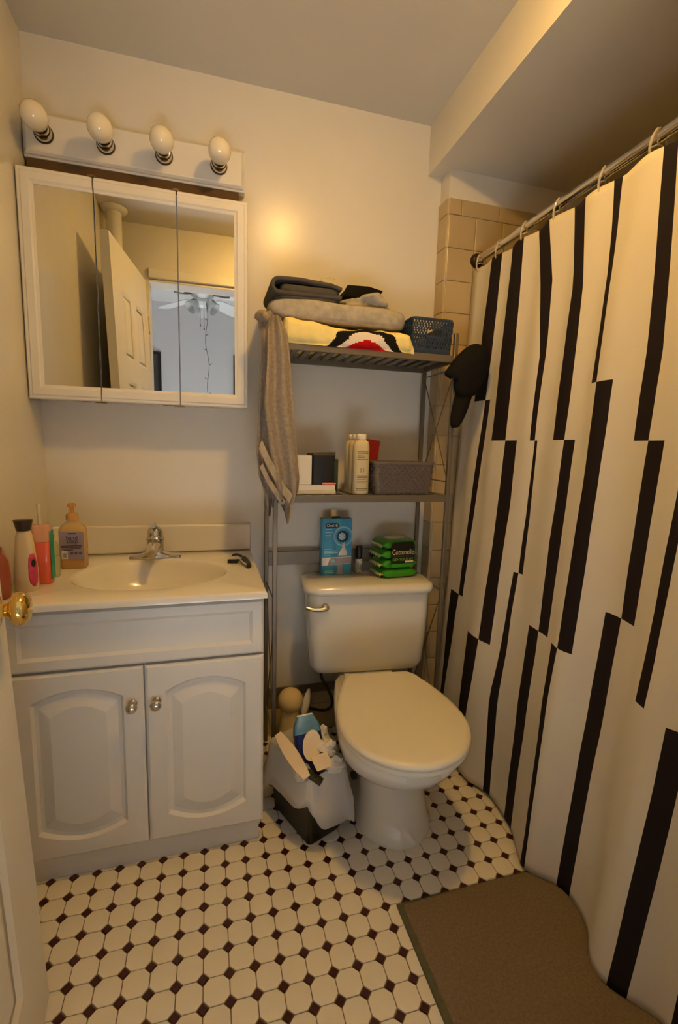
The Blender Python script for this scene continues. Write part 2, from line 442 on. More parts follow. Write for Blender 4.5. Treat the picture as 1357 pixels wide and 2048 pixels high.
for k in range(60):
    t = k/59
    pts.append(Vector((FX+.03+.012*math.sin(t*16)+.03*t*t, FY+.06+.01*math.cos(t*11), FZ-.04-1.05*t)))
sl = thing('string_light', 'thin dark string of fairy lights hanging from the fan in the mirror', 'string light', pts[-1])
MB().tube(pts, .003, 6).build('cable', chain_m, sl)
for k in range(8, 60, 7):
    p = pts[k]; s_ = 1 if k % 2 else -1
    MB().tube([p, p+Vector((s_*.012, 0, .006)), p+Vector((s_*.026, 0, .014))], [.003, .004, .002], 6).build('bulb', chain_m, sl)
def picture(name, x0, x1, z0, z1, label):
    t = thing(name, label, 'picture', ((x0+x1)/2, BY1, z0), 'dark frames on the bedroom wall')
    fr = MB()
    fr.box(x0, x1, BY1+.001, BY1+.03, z0, z0+.03).box(x0, x1, BY1+.001, BY1+.03, z1-.03, z1).box(x0, x0+.03, BY1+.001, BY1+.03, z0+.03, z1-.03).box(x1-.03, x1, BY1+.001, BY1+.03, z0+.03, z1-.03)
    fr.build('frame', black_m, t); MB().box(x0+.03, x1-.03, BY1+.001, BY1+.015, z0+.03, z1-.03).build('panel', charcoal_m, t)
picture('wall_picture', -.20, -.01, 1.2, 2.085, 'tall dark framed panel beside the door leaf in the mirror')
picture('wall_picture', .772, 1.05, 1.2, 2.11, 'dark framed panel at the right edge of the mirror')

# white pipe in the corner behind the door, with collar
pipe = thing('standpipe', 'white vertical pipe with round ceiling collar, reflected left in the mirror', 'pipe', (.062, -1.2, 0))
MB().lathe((.062, -1.2, 0), [(.034, 0), (.034, H)], 24).build('pipe', wall_m, pipe, smooth=True)
MB().lathe((.062, -1.2, H), [(.061, 0), (.061, -.006), (.052, -.016), (.036, -.02)], 28).build('collar', wall_m, pipe, smooth=True)

# ceiling lamp (outside the frame; it lights the room)
lamp = thing('ceiling_lamp', 'glowing shallow dome lamp on the bathroom ceiling, outside the photo', 'lamp', (LAMP.x, LAMP.y, H))
MB().lathe((LAMP.x, LAMP.y, H), [(.07, 0), (.07, -.014), (.062, -.0205), (.040, -.0205)], 32).build('holder', porc_m, lamp, smooth=True)
glow = mat('lamp_glow', (1, .8, .5), .5, emit=LAMP_COL, estr=LAMP_STRENGTH)
MB().lathe((LAMP.x, LAMP.y, LAMP.z-.0005), [(.038*math.cos(k*PI/2/8), -.013*math.sin(k*PI/2/8)) for k in range(9)], 32).build('globe', glow, lamp, smooth=True)

# ------------------------------------------------------------------ vanity
VX0, VX1, VY, VF = .012, .614, -.464, -.484
van = thing('vanity_cabinet', 'white vanity cabinet with two arched doors under the sink', 'cabinet', (.31, -.24, 0))
for nm, bx_ in (('side_panel', (VX0, VX0+.015, VY+.0005, -.002, .067, .7035)), ('side_panel', (VX1-.015, VX1, VY+.0005, -.002, .067, .7035)), ('bottom_panel', (VX0+.0155, VX1-.0155, VY+.013, -.002, .067, .082)),
                ('back_panel', (VX0+.0155, VX1-.0155, -.010, -.002, .0825, .7035)), ('front_board', (VX0+.0155, VX1-.0155, VY+.0005, VY+.0125, .067, .7035))):
    MB().box(*bx_).build(nm, white_m, van)
MB().box(VX0, VX1-.004, VY, VY+.02, 0, .0665).box(VX1-.02, VX1-.002, VY+.021, -.002, 0, .0665).build('kick_board', white_m, van)
def frame_loop(x0, x1, z0, z1, y, top=0, bot=0, n=20, k=8):
    L = []
    w = x1-x0
    for i in range(n): t = i/n; L.append((x0+w*t, y, z0 - bot*(1-(2*t-1)**2)))
    for i in range(k): t = i/k; L.append((x1, y, z0+(z1-z0)*t))
    for i in range(n): t = i/n; L.append((x1-w*t, y, z1 + top*(1-(2*t-1)**2)))
    for i in range(k): t = i/k; L.append((x0, y, z1-(z1-z0)*t))
    return L
def vanity_door(x0, x1, z0, z1):
    m = MB(); i = .046
    a, b, c0, c1 = x0+i, x1-i, z0+.070, z1-.070
    Y = VF
    loops = [frame_loop(x0, x1, z0, z1, VY), frame_loop(x0, x1, z0, z1, Y+.005), frame_loop(x0+.006, x1-.006, z0+.006, z1-.006, Y),
             frame_loop(a, b, c0, c1, Y, .028, .028), frame_loop(a+.006, b-.006, c0+.006, c1-.006, Y+.0075, .028, .028),
             frame_loop(a+.014, b-.014, c0+.014, c1-.014, Y+.008, .027, .027), frame_loop(a+.036, b-.036, c0+.036, c1-.036, Y+.001, .024, .024),
             frame_loop(a+.039, b-.039, c0+.039, c1-.039, Y, .024, .024)]
    m.loft(loops, False, True)
    return m
for x0, x1, kx_ in ((.038, .3285, .303), (.3325, .620, .358)):
    d = vanity_door(x0, x1, .069, .546).build('door', white_m, van, smooth=True, sharp=9)
    MB().lathe((kx_, VF, .452), [(.011,0),(.0105,.002),(.005,.004),(.005,.013),(.010,.017),(.0135,.022),(.012,.027),(.006,.030),(.001,.0305)], 24, (0,-1,0)).build('knob', chrome_m, d, smooth=True, sharp=60)
dr = MB(); x0, x1, z0, z1 = .038, .620, .552, .696; i = .028
dr.loft([frame_loop(x0, x1, z0, z1, VY), frame_loop(x0, x1, z0, z1, VF+.005), frame_loop(x0+.006, x1-.006, z0+.006, z1-.006, VF),
         frame_loop(x0+i, x1-i, z0+i, z1-i, VF), frame_loop(x0+i+.008, x1-i-.008, z0+i+.008, z1-i-.008, VF+.005), frame_loop(x0+i+.012, x1-i-.012, z0+i+.012, z1-i-.012, VF+.005)], False, True)
dr.build('drawer_front', white_m, van, smooth=True, sharp=25)

# sink top
ZC = .722; SX0, SX1, SYF, SYB = .004, .627, -.503, -.001
scx, scy, sa, sb = .333, -.272, .205, .158
top = thing('sink_top', 'off-white moulded sink top with oval basin and backsplash', 'sink', (.315, -.25, .704))
angs = sorted([2*PI*k/112 for k in range(112)] + [math.atan2(yy-scy, xx-scx) % (2*PI) for xx in (SX0, SX1) for yy in (SYF, SYB)])
def rectpt(a, ins, z):
    dx, dy = math.cos(a), math.sin(a)
    ts = []
    if dx > 1e-9: ts.append((SX1-ins-scx)/dx)
    if dx < -1e-9: ts.append((SX0+ins-scx)/dx)
    if dy > 1e-9: ts.append((SYB-ins-scy)/dy)
    if dy < -1e-9: ts.append((SYF+ins-scy)/dy)
    t = min(ts); return (scx+dx*t, scy+dy*t, z)
def ell(a, k, z, sh=0):
    A, B = sa*k, sb*k
    r = A*B/math.hypot(B*math.cos(a), A*math.sin(a))
    return (scx+r*math.cos(a), scy+r*math.sin(a)+sh, z)
loops = [[rectpt(a, 0, ZC-.018) for a in angs], [rectpt(a, 0, ZC-.006) for a in angs], [rectpt(a, .002, ZC-.0015) for a in angs], [rectpt(a, .006, ZC) for a in angs]]
for k_, dz in ((1.03, 0), (1.0, -.0015), (.97, -.007), (.93, -.020), (.87, -.040), (.76, -.065), (.6, -.088), (.4, -.102), (.2, -.108), (.11, -.109)):
    loops.append([ell(a, k_, ZC+dz, .03*(1-k_)) for a in angs])
MB().loft(loops, False, False).build('basin_slab', marble_m, top, smooth=True, sharp=50)
MB().lathe((scx, scy+.027, ZC-.111), [(.026,0),(.026,.003),(.02,.004),(.016,.001),(.001,.001)], 24).build('drain', chrome_m, top, smooth=True)
MB().box(.012, .627, -.021, -.0005, ZC+.0002, .815).build('backsplash', marble_m, top, bevel=.006)

# faucet
fx, fy = .322, -.085
fa = thing('faucet', 'low chrome single-handle faucet behind the basin', 'faucet', (fx, fy, ZC))
lo = []
for k in range(25):
    t = -1+2*k/24; x = fx+t*.077
    hgt = .011+.022*math.exp(-(t*2.6)**2); dep = .018+.010*math.exp(-(t*1.9)**2)
    if abs(t) > .93: dep *= .75; hgt *= .8
    lo.append([(x, fy-dep, ZC+.0003), (x, fy-dep, ZC+hgt*.55), (x, fy-dep*.7, ZC+hgt*.9), (x, fy-dep*.25, ZC+hgt), (x, fy+dep*.25, ZC+hgt), (x, fy+dep*.7, ZC+hgt*.9), (x, fy+dep, ZC+hgt*.55), (x, fy+dep, ZC+.0003)])
MB().loft(lo).build('base_plate', chrome_m, fa, smooth=True, sharp=50)
MB().lathe((fx, fy, ZC+.02), [(.026,0),(.026,.035),(.0275,.036),(.0275,.044),(.025,.046),(.024,.05)], 28).build('body', chrome_m, fa, smooth=True)
MB().tube([(fx, fy-.015, ZC+.044), (fx, fy-.05, ZC+.047), (fx, fy-.085, ZC+.045), (fx, fy-.105, ZC+.038)], [.019, .017, .0155, .014], 16).build('spout', chrome_m, fa, smooth=True)
MB().lathe((fx, fy-.103, ZC+.0245), [(.011,0),(.011,.012)], 18).build('aerator', nickel_m, fa, smooth=True)
MB().lathe((fx, fy, ZC+.07), [(.0235,0),(.0245,.008),(.021,.022),(.013,.029),(.011,.030)], 28).build('handle', chrome_m, fa, smooth=True)
MB().tube([(fx, fy+.004, ZC+.096), (fx-.001, fy-.012, ZC+.105), (fx-.001, fy-.036, ZC+.109)], [.009, .0095, .0085], 14).build('lever', chrome_m, fa, smooth=True)

# ------------------------------------------------------------------ medicine cabinet
MX0, MX1, MZ0, MZ1, MY = .004, .610, 1.199, 1.802, -.115
cab = thing('medicine_cabinet', 'white framed three-door mirror cabinet above the sink', 'mirror cabinet', (.305, -.05, MZ0))
MB().box(MX0+.004, MX1-.004, -.095, -.001, MZ0+.004, MZ1-.004).build('body', white_m, cab)
seams = [MX0, .190, .408, MX1]; FWD = .040
for k in range(3):
    a, b = seams[k]+(.0018 if k else 0), seams[k+1]-(.0018 if k < 2 else 0)
    d = MB().box(a, b, -.101, -.0953, MZ0, MZ1).build('door', seam_m, cab)
    il = FWD if k == 0 else 0; ir = FWD if k == 2 else 0
    prof = [(0, -.1012), (0, -.110), (.003, -.113), (.009, -.113), (.012, -.1155), (.030, -.1155), (.034, -.112), (.040, -.1105), (.040, -.1012)]
    for zz, sg in ((MZ1, -1), (MZ0, 1)):
        loops = []
        for u, y in prof:
            xa = a + (u if k == 0 else 0); xb = b - (u if k == 2 else 0)
            loops.append([(xa, y, zz+sg*u), (xb, y, zz+sg*u)])
        MB().loft([[l[0] for l in loops], [l[1] for l in loops]]).build('frame_rail', white_m, d)
    for cond, xx, sg in ((k == 0, MX0, 1), (k == 2, MX1, -1)):
        if cond:
            MB().loft([[(xx+sg*u, y, MZ0+u) for u, y in prof], [(xx+sg*u, y, MZ1-u) for u, y in prof]]).build('frame_stile', white_m, d)
    MB().box(a+il, b-ir, -.108, -.1012, MZ0+FWD, MZ1-FWD).build('mirror_pane', mirror_m, d)
for xx in seams[1:3]:
    MB().box(xx-.012, xx+.009, -.112, -.098, MZ1+.0003, MZ1+.004).box(xx-.005, xx+.005, -.117, -.112, MZ1-.002, MZ1+.004).build('hinge', darkbrass_m, cab)
    MB().box(xx-.018, xx+.012, -.112, -.098, MZ0-.004, MZ0-.0003).box(xx-.05, xx-.02, -.108, -.1, MZ0-.0025, MZ0-.0003).build('hinge', darkbrass_m, cab)

# ------------------------------------------------------------------ light bar
LX0, LX1, LZ0, LZ1, LY = .003, .607, 1.866, 1.982, -.046
bar = thing('vanity_light', 'white wooden light bar with four round opal bulbs', 'light fixture', (.305, -.02, LZ0))
def bring(k, y, kb=None): return [(LX0+k, y, LZ0+(kb if kb is not None else k)), (LX1-k, y, LZ0+(kb if kb is not None else k)), (LX1-k, y, LZ1-k), (LX0+k, y, LZ1-k)]
MB().loft([bring(0, -.001), bring(0, -.030), bring(.004, -.033), bring(.005, -.038), bring(.010, -.0445), bring(.013, -.046)], False, True).build('backplate', white_m, bar)
MB().box(LX0+.004, LX1-.018, -.026, -.001, MZ1+.005, LZ0-.0005).build('shadowed_backing', brown_m, bar)  # board filling the gap above the cabinet, shadow painted into its brown
for k in range(4):
    bx = .060+.1563*k; bz = 1.921
    MB().lathe((bx, LY, bz), [(.0225,-.0005),(.0225,.018),(.0205,.021),(.0195,.032),(.017,.033)], 24, (0,-1,0)).build('socket', chrome_m, bar, smooth=True)
    MB().lathe((bx, LY, bz), [(.0235,-.0005),(.0250,.001),(.0250,.004),(.0228,.005)], 24, (0,-1,0)).build('socket_ring', bronze_m, bar, smooth=True)
    MB().lathe((bx, LY, bz), [(.0208,.0202),(.0218,.022),(.0205,.024),(.018,.0335)], 24, (0,-1,0)).build('socket_collar', bronze_m, bar, smooth=True)
    MB().lathe((bx, LY-.033, bz), [(.0135,-.004),(.0135,.004),(.017,.012),(.026,.022),(.032,.038),(.0325,.048),(.029,.062),(.02,.073),(.009,.078),(.001,.079)], 28, (0,-1,0)).build('bulb', bulb_m, bar, smooth=True)

# ------------------------------------------------------------------ storage rack
RXL, RXR, RYB, RYF, RT = .679, 1.250, -.034, -.252, 1.452
ZM, ZTOP = .938, 1.383
rk = thing('storage_rack', 'pewter metal over-toilet rack with slatted shelves', 'rack', ((RXL+RXR)/2, (RYB+RYF)/2, 0))
w = .0135
for xx in (RXL, RXR):
    for yy in (RYB, RYF):
        MB().box(xx-w/2, xx+w/2, yy-w/2, yy+w/2, 0, RT).build('post', rack_m, rk, bevel=.002)
def shelf(zt, nm):
    for yy in (RYB, RYF): MB().box(RXL+w/2, RXR-w/2, yy-.006, yy+.006, zt-.022, zt-.0003).build('shelf_rail', rack_m, rk, bevel=.001)
    for xx in (RXL, RXR): MB().box(xx-.005, xx+.005, RYF+w/2, RYB-w/2, zt-.020, zt-.002).build('shelf_rail', rack_m, rk, bevel=.001)
    n = 14
    for k in range(n):
        xc = RXL+.012 + (RXR-RXL-.024)*(k+.5)/n
        MB().box(xc-.0095, xc+.0095, RYF+.0062, RYB-.0062, zt-.008, zt-.0012).build('slat', rack_m, rk)
shelf(ZTOP, 'top'); shelf(ZM, 'mid')
MB().box(RXL+w/2, RXR-w/2, RYB-.004, RYB+.004, .668, .716).build('crossbar', rack_m, rk, bevel=.001)
MB().box(RXL+w/2, RXR-w/2, RYB-.004, RYB+.004, .172, .204).build('crossbar', rack_m, rk, bevel=.001)
for xx in (RXL, RXR):
    for z0, z1 in ((.985, 1.335), (.15, .60)):
        MB().tube([(xx, RYF+.006, z0), (xx, RYB-.006, z1)], .0022, 6).build('brace', rack_m, rk)
        MB().tube([(xx+.004, RYF+.006, z1), (xx+.004, RYB-.006, z0)], .0022, 6).build('brace', rack_m, rk)
        MB().tube([(xx, RYF+.006, z1+.008), (xx, RYB-.006, z1+.008)], .0022, 6).build('brace', rack_m, rk)
        MB().tube([(xx, RYF+.006, z0-.004), (xx, RYB-.006, z0-.004)], .0022, 6).build('brace', rack_m, rk)

# ---- on the top shelf
ZB = ZTOP
# cream blanket roll with printed patch: front face carries the patch as faces
def blanket():
    m = MB(); n = 240; k = 84
    x0, x1 = .688, 1.104; rows = []
    for i in range(n+1):
        t = i/n; x = x0+(x1-x0)*t
        hgt = .066 - .016*t + .006*math.sin(t*9+.5) + .004*mnoise.noise(Vector((t*9, 0, 3)))
        hgt *= min(1, (.35+min(t, 1-t)*16)) if min(t, 1-t) < .05 else 1
        yc = -.155; hd = .115 + .004*math.sin(t*13)
        if min(t, 1-t) < .05: hd *= .86+min(t, 1-t)*2.8
        row = []
        for j in range(k):
            a = 2*PI*j/k
            cy, cz = math.cos(a), math.sin(a)
            yy = yc - math.copysign(abs(cy)**.5, cy)*hd
            zz = ZB+.0012+hgt/2 + math.copysign(abs(cz)**.62, cz)*hgt/2
            q = mnoise.noise(Vector((t*14, a*1.2, 1.3)))*.004
            if cy > .3 and cz < 0: yy = min(yy, -.2600); zz -= .020*abs(cz)**.6*cy
            row.append((x, yy - q, zz if cz < 0 else zz+q*.7))
        rows.append(row)
    def mif(i, j):
        t = (i+.5)/n; a = 2*PI*(j+.5)/k
        if a > PI: a -= 2*PI
        # patch spanning part of the front
        u = (t-.62)/.30
        v = (a+1.35)/2.15
        if abs(u) < 1 and v > 0:
            r = u*u*.95 + v*v
            if r < .34: return 2
            if r < .56: return 3
            if r < .93: return 1
        return 0
    o = len(m.v)
    m.loft(rows, True, True)
    idx = 0
    for i in range(n):
        for j in range(k):
            m.mi[idx] = mif(i, j); idx += 1
    return m
tag(blanket().build('blanket', [cream_m, blackcloth_m, red_m, offwhite_m], None, (.9, -.15, ZB), smooth=True, sharp=70), 'cream fleece blanket with red, white and black patch, folded on top shelf', 'blanket')
tag(softbox((.878, -.150, ZB+.0965), (.435, .205, .064), .42, 16, .010, 9, 3).build('folded_towel', greyfleece_m, None, (.88, -.15, ZB+.06), smooth=True, sharp=80), 'heather grey fleece folded flat on the cream blanket', 'towel')
tag(softbox((.972, -.165, ZB+.142), (.165, .11, .044), .85, 20, .040, 22, 11).build('crumpled_cloth', greyfleece_m, None, (.98, -.15, ZB+.115), smooth=True, sharp=80), 'crumpled grey sleeve lying between the charcoal bag and black garment', 'cloth')
bag = thing('folded_bag', 'charcoal folded fabric bag on top of the grey fleece', 'bag', (.765, -.14, ZB+.125))
def fold(x0, x1, y0, y1, z0, z1, th):
    # C-shaped fold, open to the front right
    m = MB(); pr_ = []
    n = 10
    for k in range(n+1):
        a = PI/2 + PI*k/n
        pr_.append((x0+.02+math.cos(a)*.02, (z0+z1)/2+math.sin(a)*(z1-z0)/2))
    path = [(x1, z1-.012), (x1-.03, z1-.004)] + [(x0+.08, z1+.002)] + pr_ + [(x1-.05, z0), (x1, z0+.002)]
    out = []
    for i, (x, zz) in enumerate(path):
        a = path[max(i-1, 0)]; b = path[min(i+1, len(path)-1)]
        d = Vector((b[0]-a[0], 0, b[1]-a[1])).normalized(); nn = Vector((-d.z, 0, d.x))
        loop = []
        for s1, s2 in ((1,0),(1,1),(-1,1),(-1,0)):
            loop.append(Vector((x, y0 if s2 == 0 else y1, zz)) + nn*th/2*s1)
        out.append(loop)
    return m.loft(out)
fold(.668, .872, -.25, -.06, ZB+.135, ZB+.172, .012).build('outer_fold', charcoal_m, bag, bevel=.004, smooth=True)
softbox((.780, -.150, ZB+.149), (.185, .19, .030), .3, 12, .004, 20, 5).build('inner_fold', charcoal_m, bag, smooth=True, sharp=80)
softbox((.775, -.150, ZB+.127), (.19, .195, .014), .3, 10, .002, 20, 6).build('strap', charcoal_m, bag, smooth=True, sharp=80)
g = thing('folded_garment', 'black garment folded into a flat block behind the crumpled grey sleeve', 'clothing', (.94, -.11, ZB+.126))
softbox((.985, -.095, ZB+.148), (.15, .115, .044), .3, 12, .005, 30, 2).build('mesh_layer', blackcloth_m, g, smooth=True, sharp=70)
m = MB()
lo = []
for yy, k in ((-.155, 0), (-.12, .006), (-.05, .004)):
    lo.append([(.902, yy, ZB+.172), (1.000, yy, ZB+.168), (1.036, yy, ZB+.203-k), (.985, yy, ZB+.212-k), (.915, yy, ZB+.209-k)])
m.loft(lo).build('top_layer', blackcloth_m, g, bevel=.004)
cw = crumple((.882, -.06, ZB+.222), .036, 5, .5, 3, (1.05, .6, .9))
tag(cw.build('plastic_wrapper', clear_m, None, (.905, -.05, ZB+.18), smooth=True, sharp=30), 'crumpled clear plastic wrapper behind the charcoal bag', 'wrapper')

# perforated navy basket
def lattice_panel(p0, p1, zb, zt, taper, rows, cols, mm, parent, hole=None, solid=.2, th=.0025):
    """triangle-pierced panel from p0 to p1 (xy at the bottom); taper widens the top outward"""
    p0, p1 = Vector(p0), Vector(p1); d = (p1-p0); L = d.length; d.normalize(); n = Vector((d.y, -d.x, 0))
    m = MB()
    def pt(u, v): 
        k = (u-.5)*2
        return p0.lerp(p1, u) + d*k*taper*v + n*taper*v + Vector((0, 0, zb+(zt-zb)*v))
    def inh(u, v): return hole and hole[0] < u < hole[1] and hole[2] < v < hole[3]
    def quad(u0, u1, v0, v1):
        a = [pt(u0, v0), pt(u1, v0), pt(u1, v1), pt(u0, v1)]
        m.loft([[q + n*th/2 for q in a], [q - n*th/2 for q in a]])
    quad(0, 1, 0, solid)
    v0 = solid; dv = (.93-solid)/rows
    if hole:
        quad(hole[0], hole[1], hole[2]-.045, hole[2]); quad(hole[0], hole[1], hole[3], hole[3]+.045)
        quad(hole[0]-.02, hole[0], hole[2]-.045, hole[3]+.045); quad(hole[1], hole[1]+.02, hole[2]-.045, hole[3]+.045)
    for r in range(rows+1):
        v = v0+dv*r
        for c_ in range(cols):
            ua, ub = c_/cols, (c_+1)/cols
            if r < rows+1 and not inh((ua+ub)/2, v): m.bar(pt(ua, v), pt(ub, v), th, .0032, n)
            if r < rows:
                off = .5 if r % 2 else 0
                mid = (c_+.5)/cols
                for a, b in ((ua, mid), (mid, ub)):
                    if a == ua: q0, q1 = (a, v), (b, v+dv)
                    else: q0, q1 = (a, v+dv), (b, v)
                    if r % 2: q0, q1 = (q0[0], 2*v+dv-q0[1]), (q1[0], 2*v+dv-q1[1])
                    if inh((q0[0]+q1[0])/2, (q0[1]+q1[1])/2): continue
                    m.bar(pt(*q0), pt(*q1), th, .0034, n)
    return m.build('pierced_panel', mm, parent)
def basket(name, label, x0, x1, y0, y1, zb, zt, taper, mm, rows, cols, hole=None, dcols=None, rim=.005, solid=.2, group=None):
    t = thing(name, label, 'basket', ((x0+x1)/2, (y0+y1)/2, zb))
    r = .012
    MB().loft([rrect((x0+x1)/2, (y0+y1)/2, x1-x0, y1-y0, r, zb+.0005), rrect((x0+x1)/2, (y0+y1)/2, x1-x0, y1-y0, r, zb+.004)]).build('bottom', mm, t)
    dc = dcols or max(4, int(cols*(y1-y0)/(x1-x0)))
    lattice_panel((x0, y0, 0), (x1, y0, 0), zb, zt, taper, rows, cols, mm, t, hole, solid)
    lattice_panel((x1, y0, 0), (x1, y1, 0), zb, zt, taper, rows, dc, mm, t, None, solid)
    lattice_panel((x1, y1, 0), (x0, y1, 0), zb, zt, taper, rows, cols, mm, t, hole, solid)
    lattice_panel((x0, y1, 0), (x0, y0, 0), zb, zt, taper, rows, dc, mm, t, None, solid)
    a = rrect((x0+x1)/2, (y0+y1)/2, x1-x0+2*taper+rim, y1-y0+2*taper+rim, r+.004, zt-.006)
    b = rrect((x0+x1)/2, (y0+y1)/2, x1-x0+2*taper+rim, y1-y0+2*taper+rim, r+.004, zt)
    c_ = rrect((x0+x1)/2, (y0+y1)/2, x1-x0+2*taper-rim, y1-y0+2*taper-rim, r+.001, zt)
    d = rrect((x0+x1)/2, (y0+y1)/2, x1-x0+2*taper-rim, y1-y0+2*taper-rim, r+.001, zt-.006)
    MB().loft([a, b, c_, d], False, False, ring=True).build('rim', mm, t, smooth=True, sharp=50)
    return t
basket('plastic_basket', 'navy pierced plastic basket with slot handle on the top shelf', 1.108, 1.236, -.240, -.055, ZB, 1.492, .006, navy_m, 6, 14, (.36, .74, .50, .70), solid=.16)

# ---- on the middle shelf
ZS2 = ZM
tag(MB().box(.725, .795, -.225, -.105, ZS2+.0305, 1.058).build('white_carton', card_m, None, (.76, -.16, ZS2+.03), bevel=.001), 'plain white carton beside the hanging towel on the middle shelf', 'box')
tag(MB().box(.735, .872, -.232, -.10, ZS2+.0003, ZS2+.012).box(.737, .870, -.230, -.102, ZS2+.0125, ZS2+.029).build('flat_carton', card_m, None, (.8, -.16, ZS2), bevel=.001), 'flat white carton lying under the black jar box on the middle shelf', 'box')
blackbox = thing('black_pouch', 'glossy black square box standing on the flat white carton', 'box', (.835, -.17, ZS2+.0295))
lo = [rrect(.832, -.175, .066, .09, .006, ZS2+.0297), rrect(.833, -.175, .068, .092, .006, ZS2+.08), rrect(.835, -.175, .072, .094, .006, ZS2+.122)]
MB().loft(lo).build('body', black_m, blackbox, smooth=True)
m = MB(); m.loft([[(.799, -.222, ZS2+.1222), (.871, -.222, ZS2+.1222), (.871, -.128, ZS2+.1222), (.799, -.128, ZS2+.1222)], [(.80, -.22, ZS2+.127), (.872, -.218, ZS2+.132), (.872, -.13, ZS2+.132), (.80, -.13, ZS2+.127)]]).build('flap', black_m, blackbox)
tag(MB().loft([rrect(.889, -.14, .016, .05, .003, ZS2+.0003), rrect(.889, -.14, .016, .05, .003, ZS2+.108)]).build('slim_box', mat('dark_green_card', srgb(40, 58, 34), .5), None, (.889, -.14, ZS2)), 'slim dark green box behind the black box on the middle shelf', 'box')
tag(softbox((.852, -.221, ZS2+.0335), (.045, .014, .007), .6, 8, .001, 40, 2).build('pink_wrapper', mat('pink_plastic', srgb(240, 120, 110), .4), None, (.852, -.221, ZS2+.03), smooth=True, sharp=80), 'small pink sachet on the flat white carton', 'sachet')
ink_m = mat('printed_ink', srgb(120, 110, 80), .8)
def shampoo(y, label, front):
    xc = .953
    t = thing('shampoo_bottle', label, 'bottle', (xc, y, ZS2), 'cream shampoo bottles in a row on the middle shelf')
    W_, D_ = .052, .040
    lo = []
    for zz, k in ((.0003, .9), (.004, 1), (.145, 1), (.157, .97), (.166, .86), (.171, .62), (.173, .5)):
        lo.append(rrect(xc, y, W_*k, D_*k, .016*k, ZS2+zz))
    MB().loft(lo).build('body', mat('cream_bottle_plastic', srgb(206, 190, 150), .35) if 'cream_bottle_plastic' not in MATS else MATS['cream_bottle_plastic'], t, smooth=True, sharp=60)
    MB().loft([rrect(xc, y, .030, .028, .012, ZS2+.1732), rrect(xc, y, .032, .030, .012, ZS2+.176), rrect(xc, y, .032, .030, .012, ZS2+.187), rrect(xc, y, .030, .024, .01, ZS2+.190)]).build('cap', card_m, t, smooth=True)
    if front:
        pm = MB(); yy = y-D_/2-.0004
        for zz, ww, off in ((.134, .036, 0), (.129, .036, 0), (.121, .022, -.006), (.117, .026, -.004), (.110, .036, 0), (.058, .034, 0), (.053, .034, 0), (.048, .03, -.002), (.042, .034, 0), (.037, .028, -.003), (.018, .038, 0), (.013, .038, 0)):
            pm.box(xc+off-ww/2, xc+off+ww/2, yy, yy+.0003, ZS2+zz, ZS2+zz+.0022)
        pm.box(xc-.006, xc-.004, yy, yy+.0003, ZS2+.07, ZS2+.085).box(xc+.003, xc+.005, yy, yy+.0003, ZS2+.07, ZS2+.085)
        pm.build('printed_lines', ink_m, t)
    return t
shampoo(-.226, 'cream shampoo bottle with printed lines at the front of the row', True)
shampoo(-.182, 'second cream shampoo bottle behind the printed one', False)
shampoo(-.138, 'third cream shampoo bottle from the front, nearer the wall', False)
tag(MB().loft([[(1.030, -.066, ZS2+.0005), (1.058, -.066, ZS2+.0005), (1.058, -.046, ZS2+.0005), (1.030, -.046, ZS2+.0005)], [(1.026, -.062, ZS2+.180), (1.078, -.062, ZS2+.174), (1.078, -.054, ZS2+.174), (1.026, -.054, ZS2+.180)]]).build('red_tube', mat('red_plastic', srgb(150, 18, 26), .35), None, (1.04, -.056, ZS2)), 'red tube standing upright behind the grey basket', 'tube')
# grey woven-look basket
def woven_basket():
    x0, x1, y0, y1, zb, zt, tp = 1.002, 1.192, -.242, -.085, ZS2, ZS2+.105, .009
    t = thing('woven_basket', 'grey plastic basket with woven texture on the middle shelf', 'basket', ((x0+x1)/2, (y0+y1)/2, zb))
    cx, cy = (x0+x1)/2, (y0+y1)/2
    W_, D_ = x1-x0, y1-y0
    lo = [rrect(cx, cy, W_, D_, .015, zb+.0005), rrect(cx, cy, W_+2*tp, D_+2*tp, .017, zt), rrect(cx, cy, W_+2*tp-.006, D_+2*tp-.006, .015, zt), rrect(cx, cy, W_-.006, D_-.006, .012, zb+.004)]
    MB().loft(lo, True, True).build('tub', greybasket_m, t, smooth=True, sharp=40)
    a = W_+2*tp+.008; b = D_+2*tp+.008
    MB().loft([rrect(cx, cy, a, b, .02, zt-.006), rrect(cx, cy, a, b, .02, zt+.001), rrect(cx, cy, a-.012, b-.012, .016, zt+.001), rrect(cx, cy, a-.012, b-.012, .016, zt-.006)], False, False, ring=True).build('rim', greybasket_m, t, smooth=True, sharp=50)
    m = MB(); rows, cols = 9, 20
    for r in range(rows):
        for c_ in range(cols):
            u = (c_+.5+(.5 if r % 2 else 0))/(cols+.5); v = (r+.9)/(rows+1.2)
            k = tp*v; xx = x0-k+.012+(W_+2*k-.024)*u; yy = y0-k; zz = zb+(zt-zb)*v
            s = 1 if (r+c_) % 2 else -1
            m.obox((xx, yy-.0006, zz), (.0105, .006, .0038), rotm('Y', s*.75))
    tag(m.build('weave_front', greybasket_m, t), kind='stuff')
    m = MB()
    for r in range(rows):
        for c_ in range(15):
            u = (c_+.5+(.5 if r % 2 else 0))/15.5; v = (r+.9)/(rows+1.2); k = tp*v
            for sx in (-1, 1):
                m.obox((cx+sx*(W_/2+k+.0002), y0-k+.012+(D_+2*k-.024)*u, zb+(zt-zb)*v), (.006, .0105, .0038), rotm('X', .75 if (r+c_) % 2 else -.75))
    tag(m.build('weave_sides', greybasket_m, t), kind='stuff')
woven_basket()

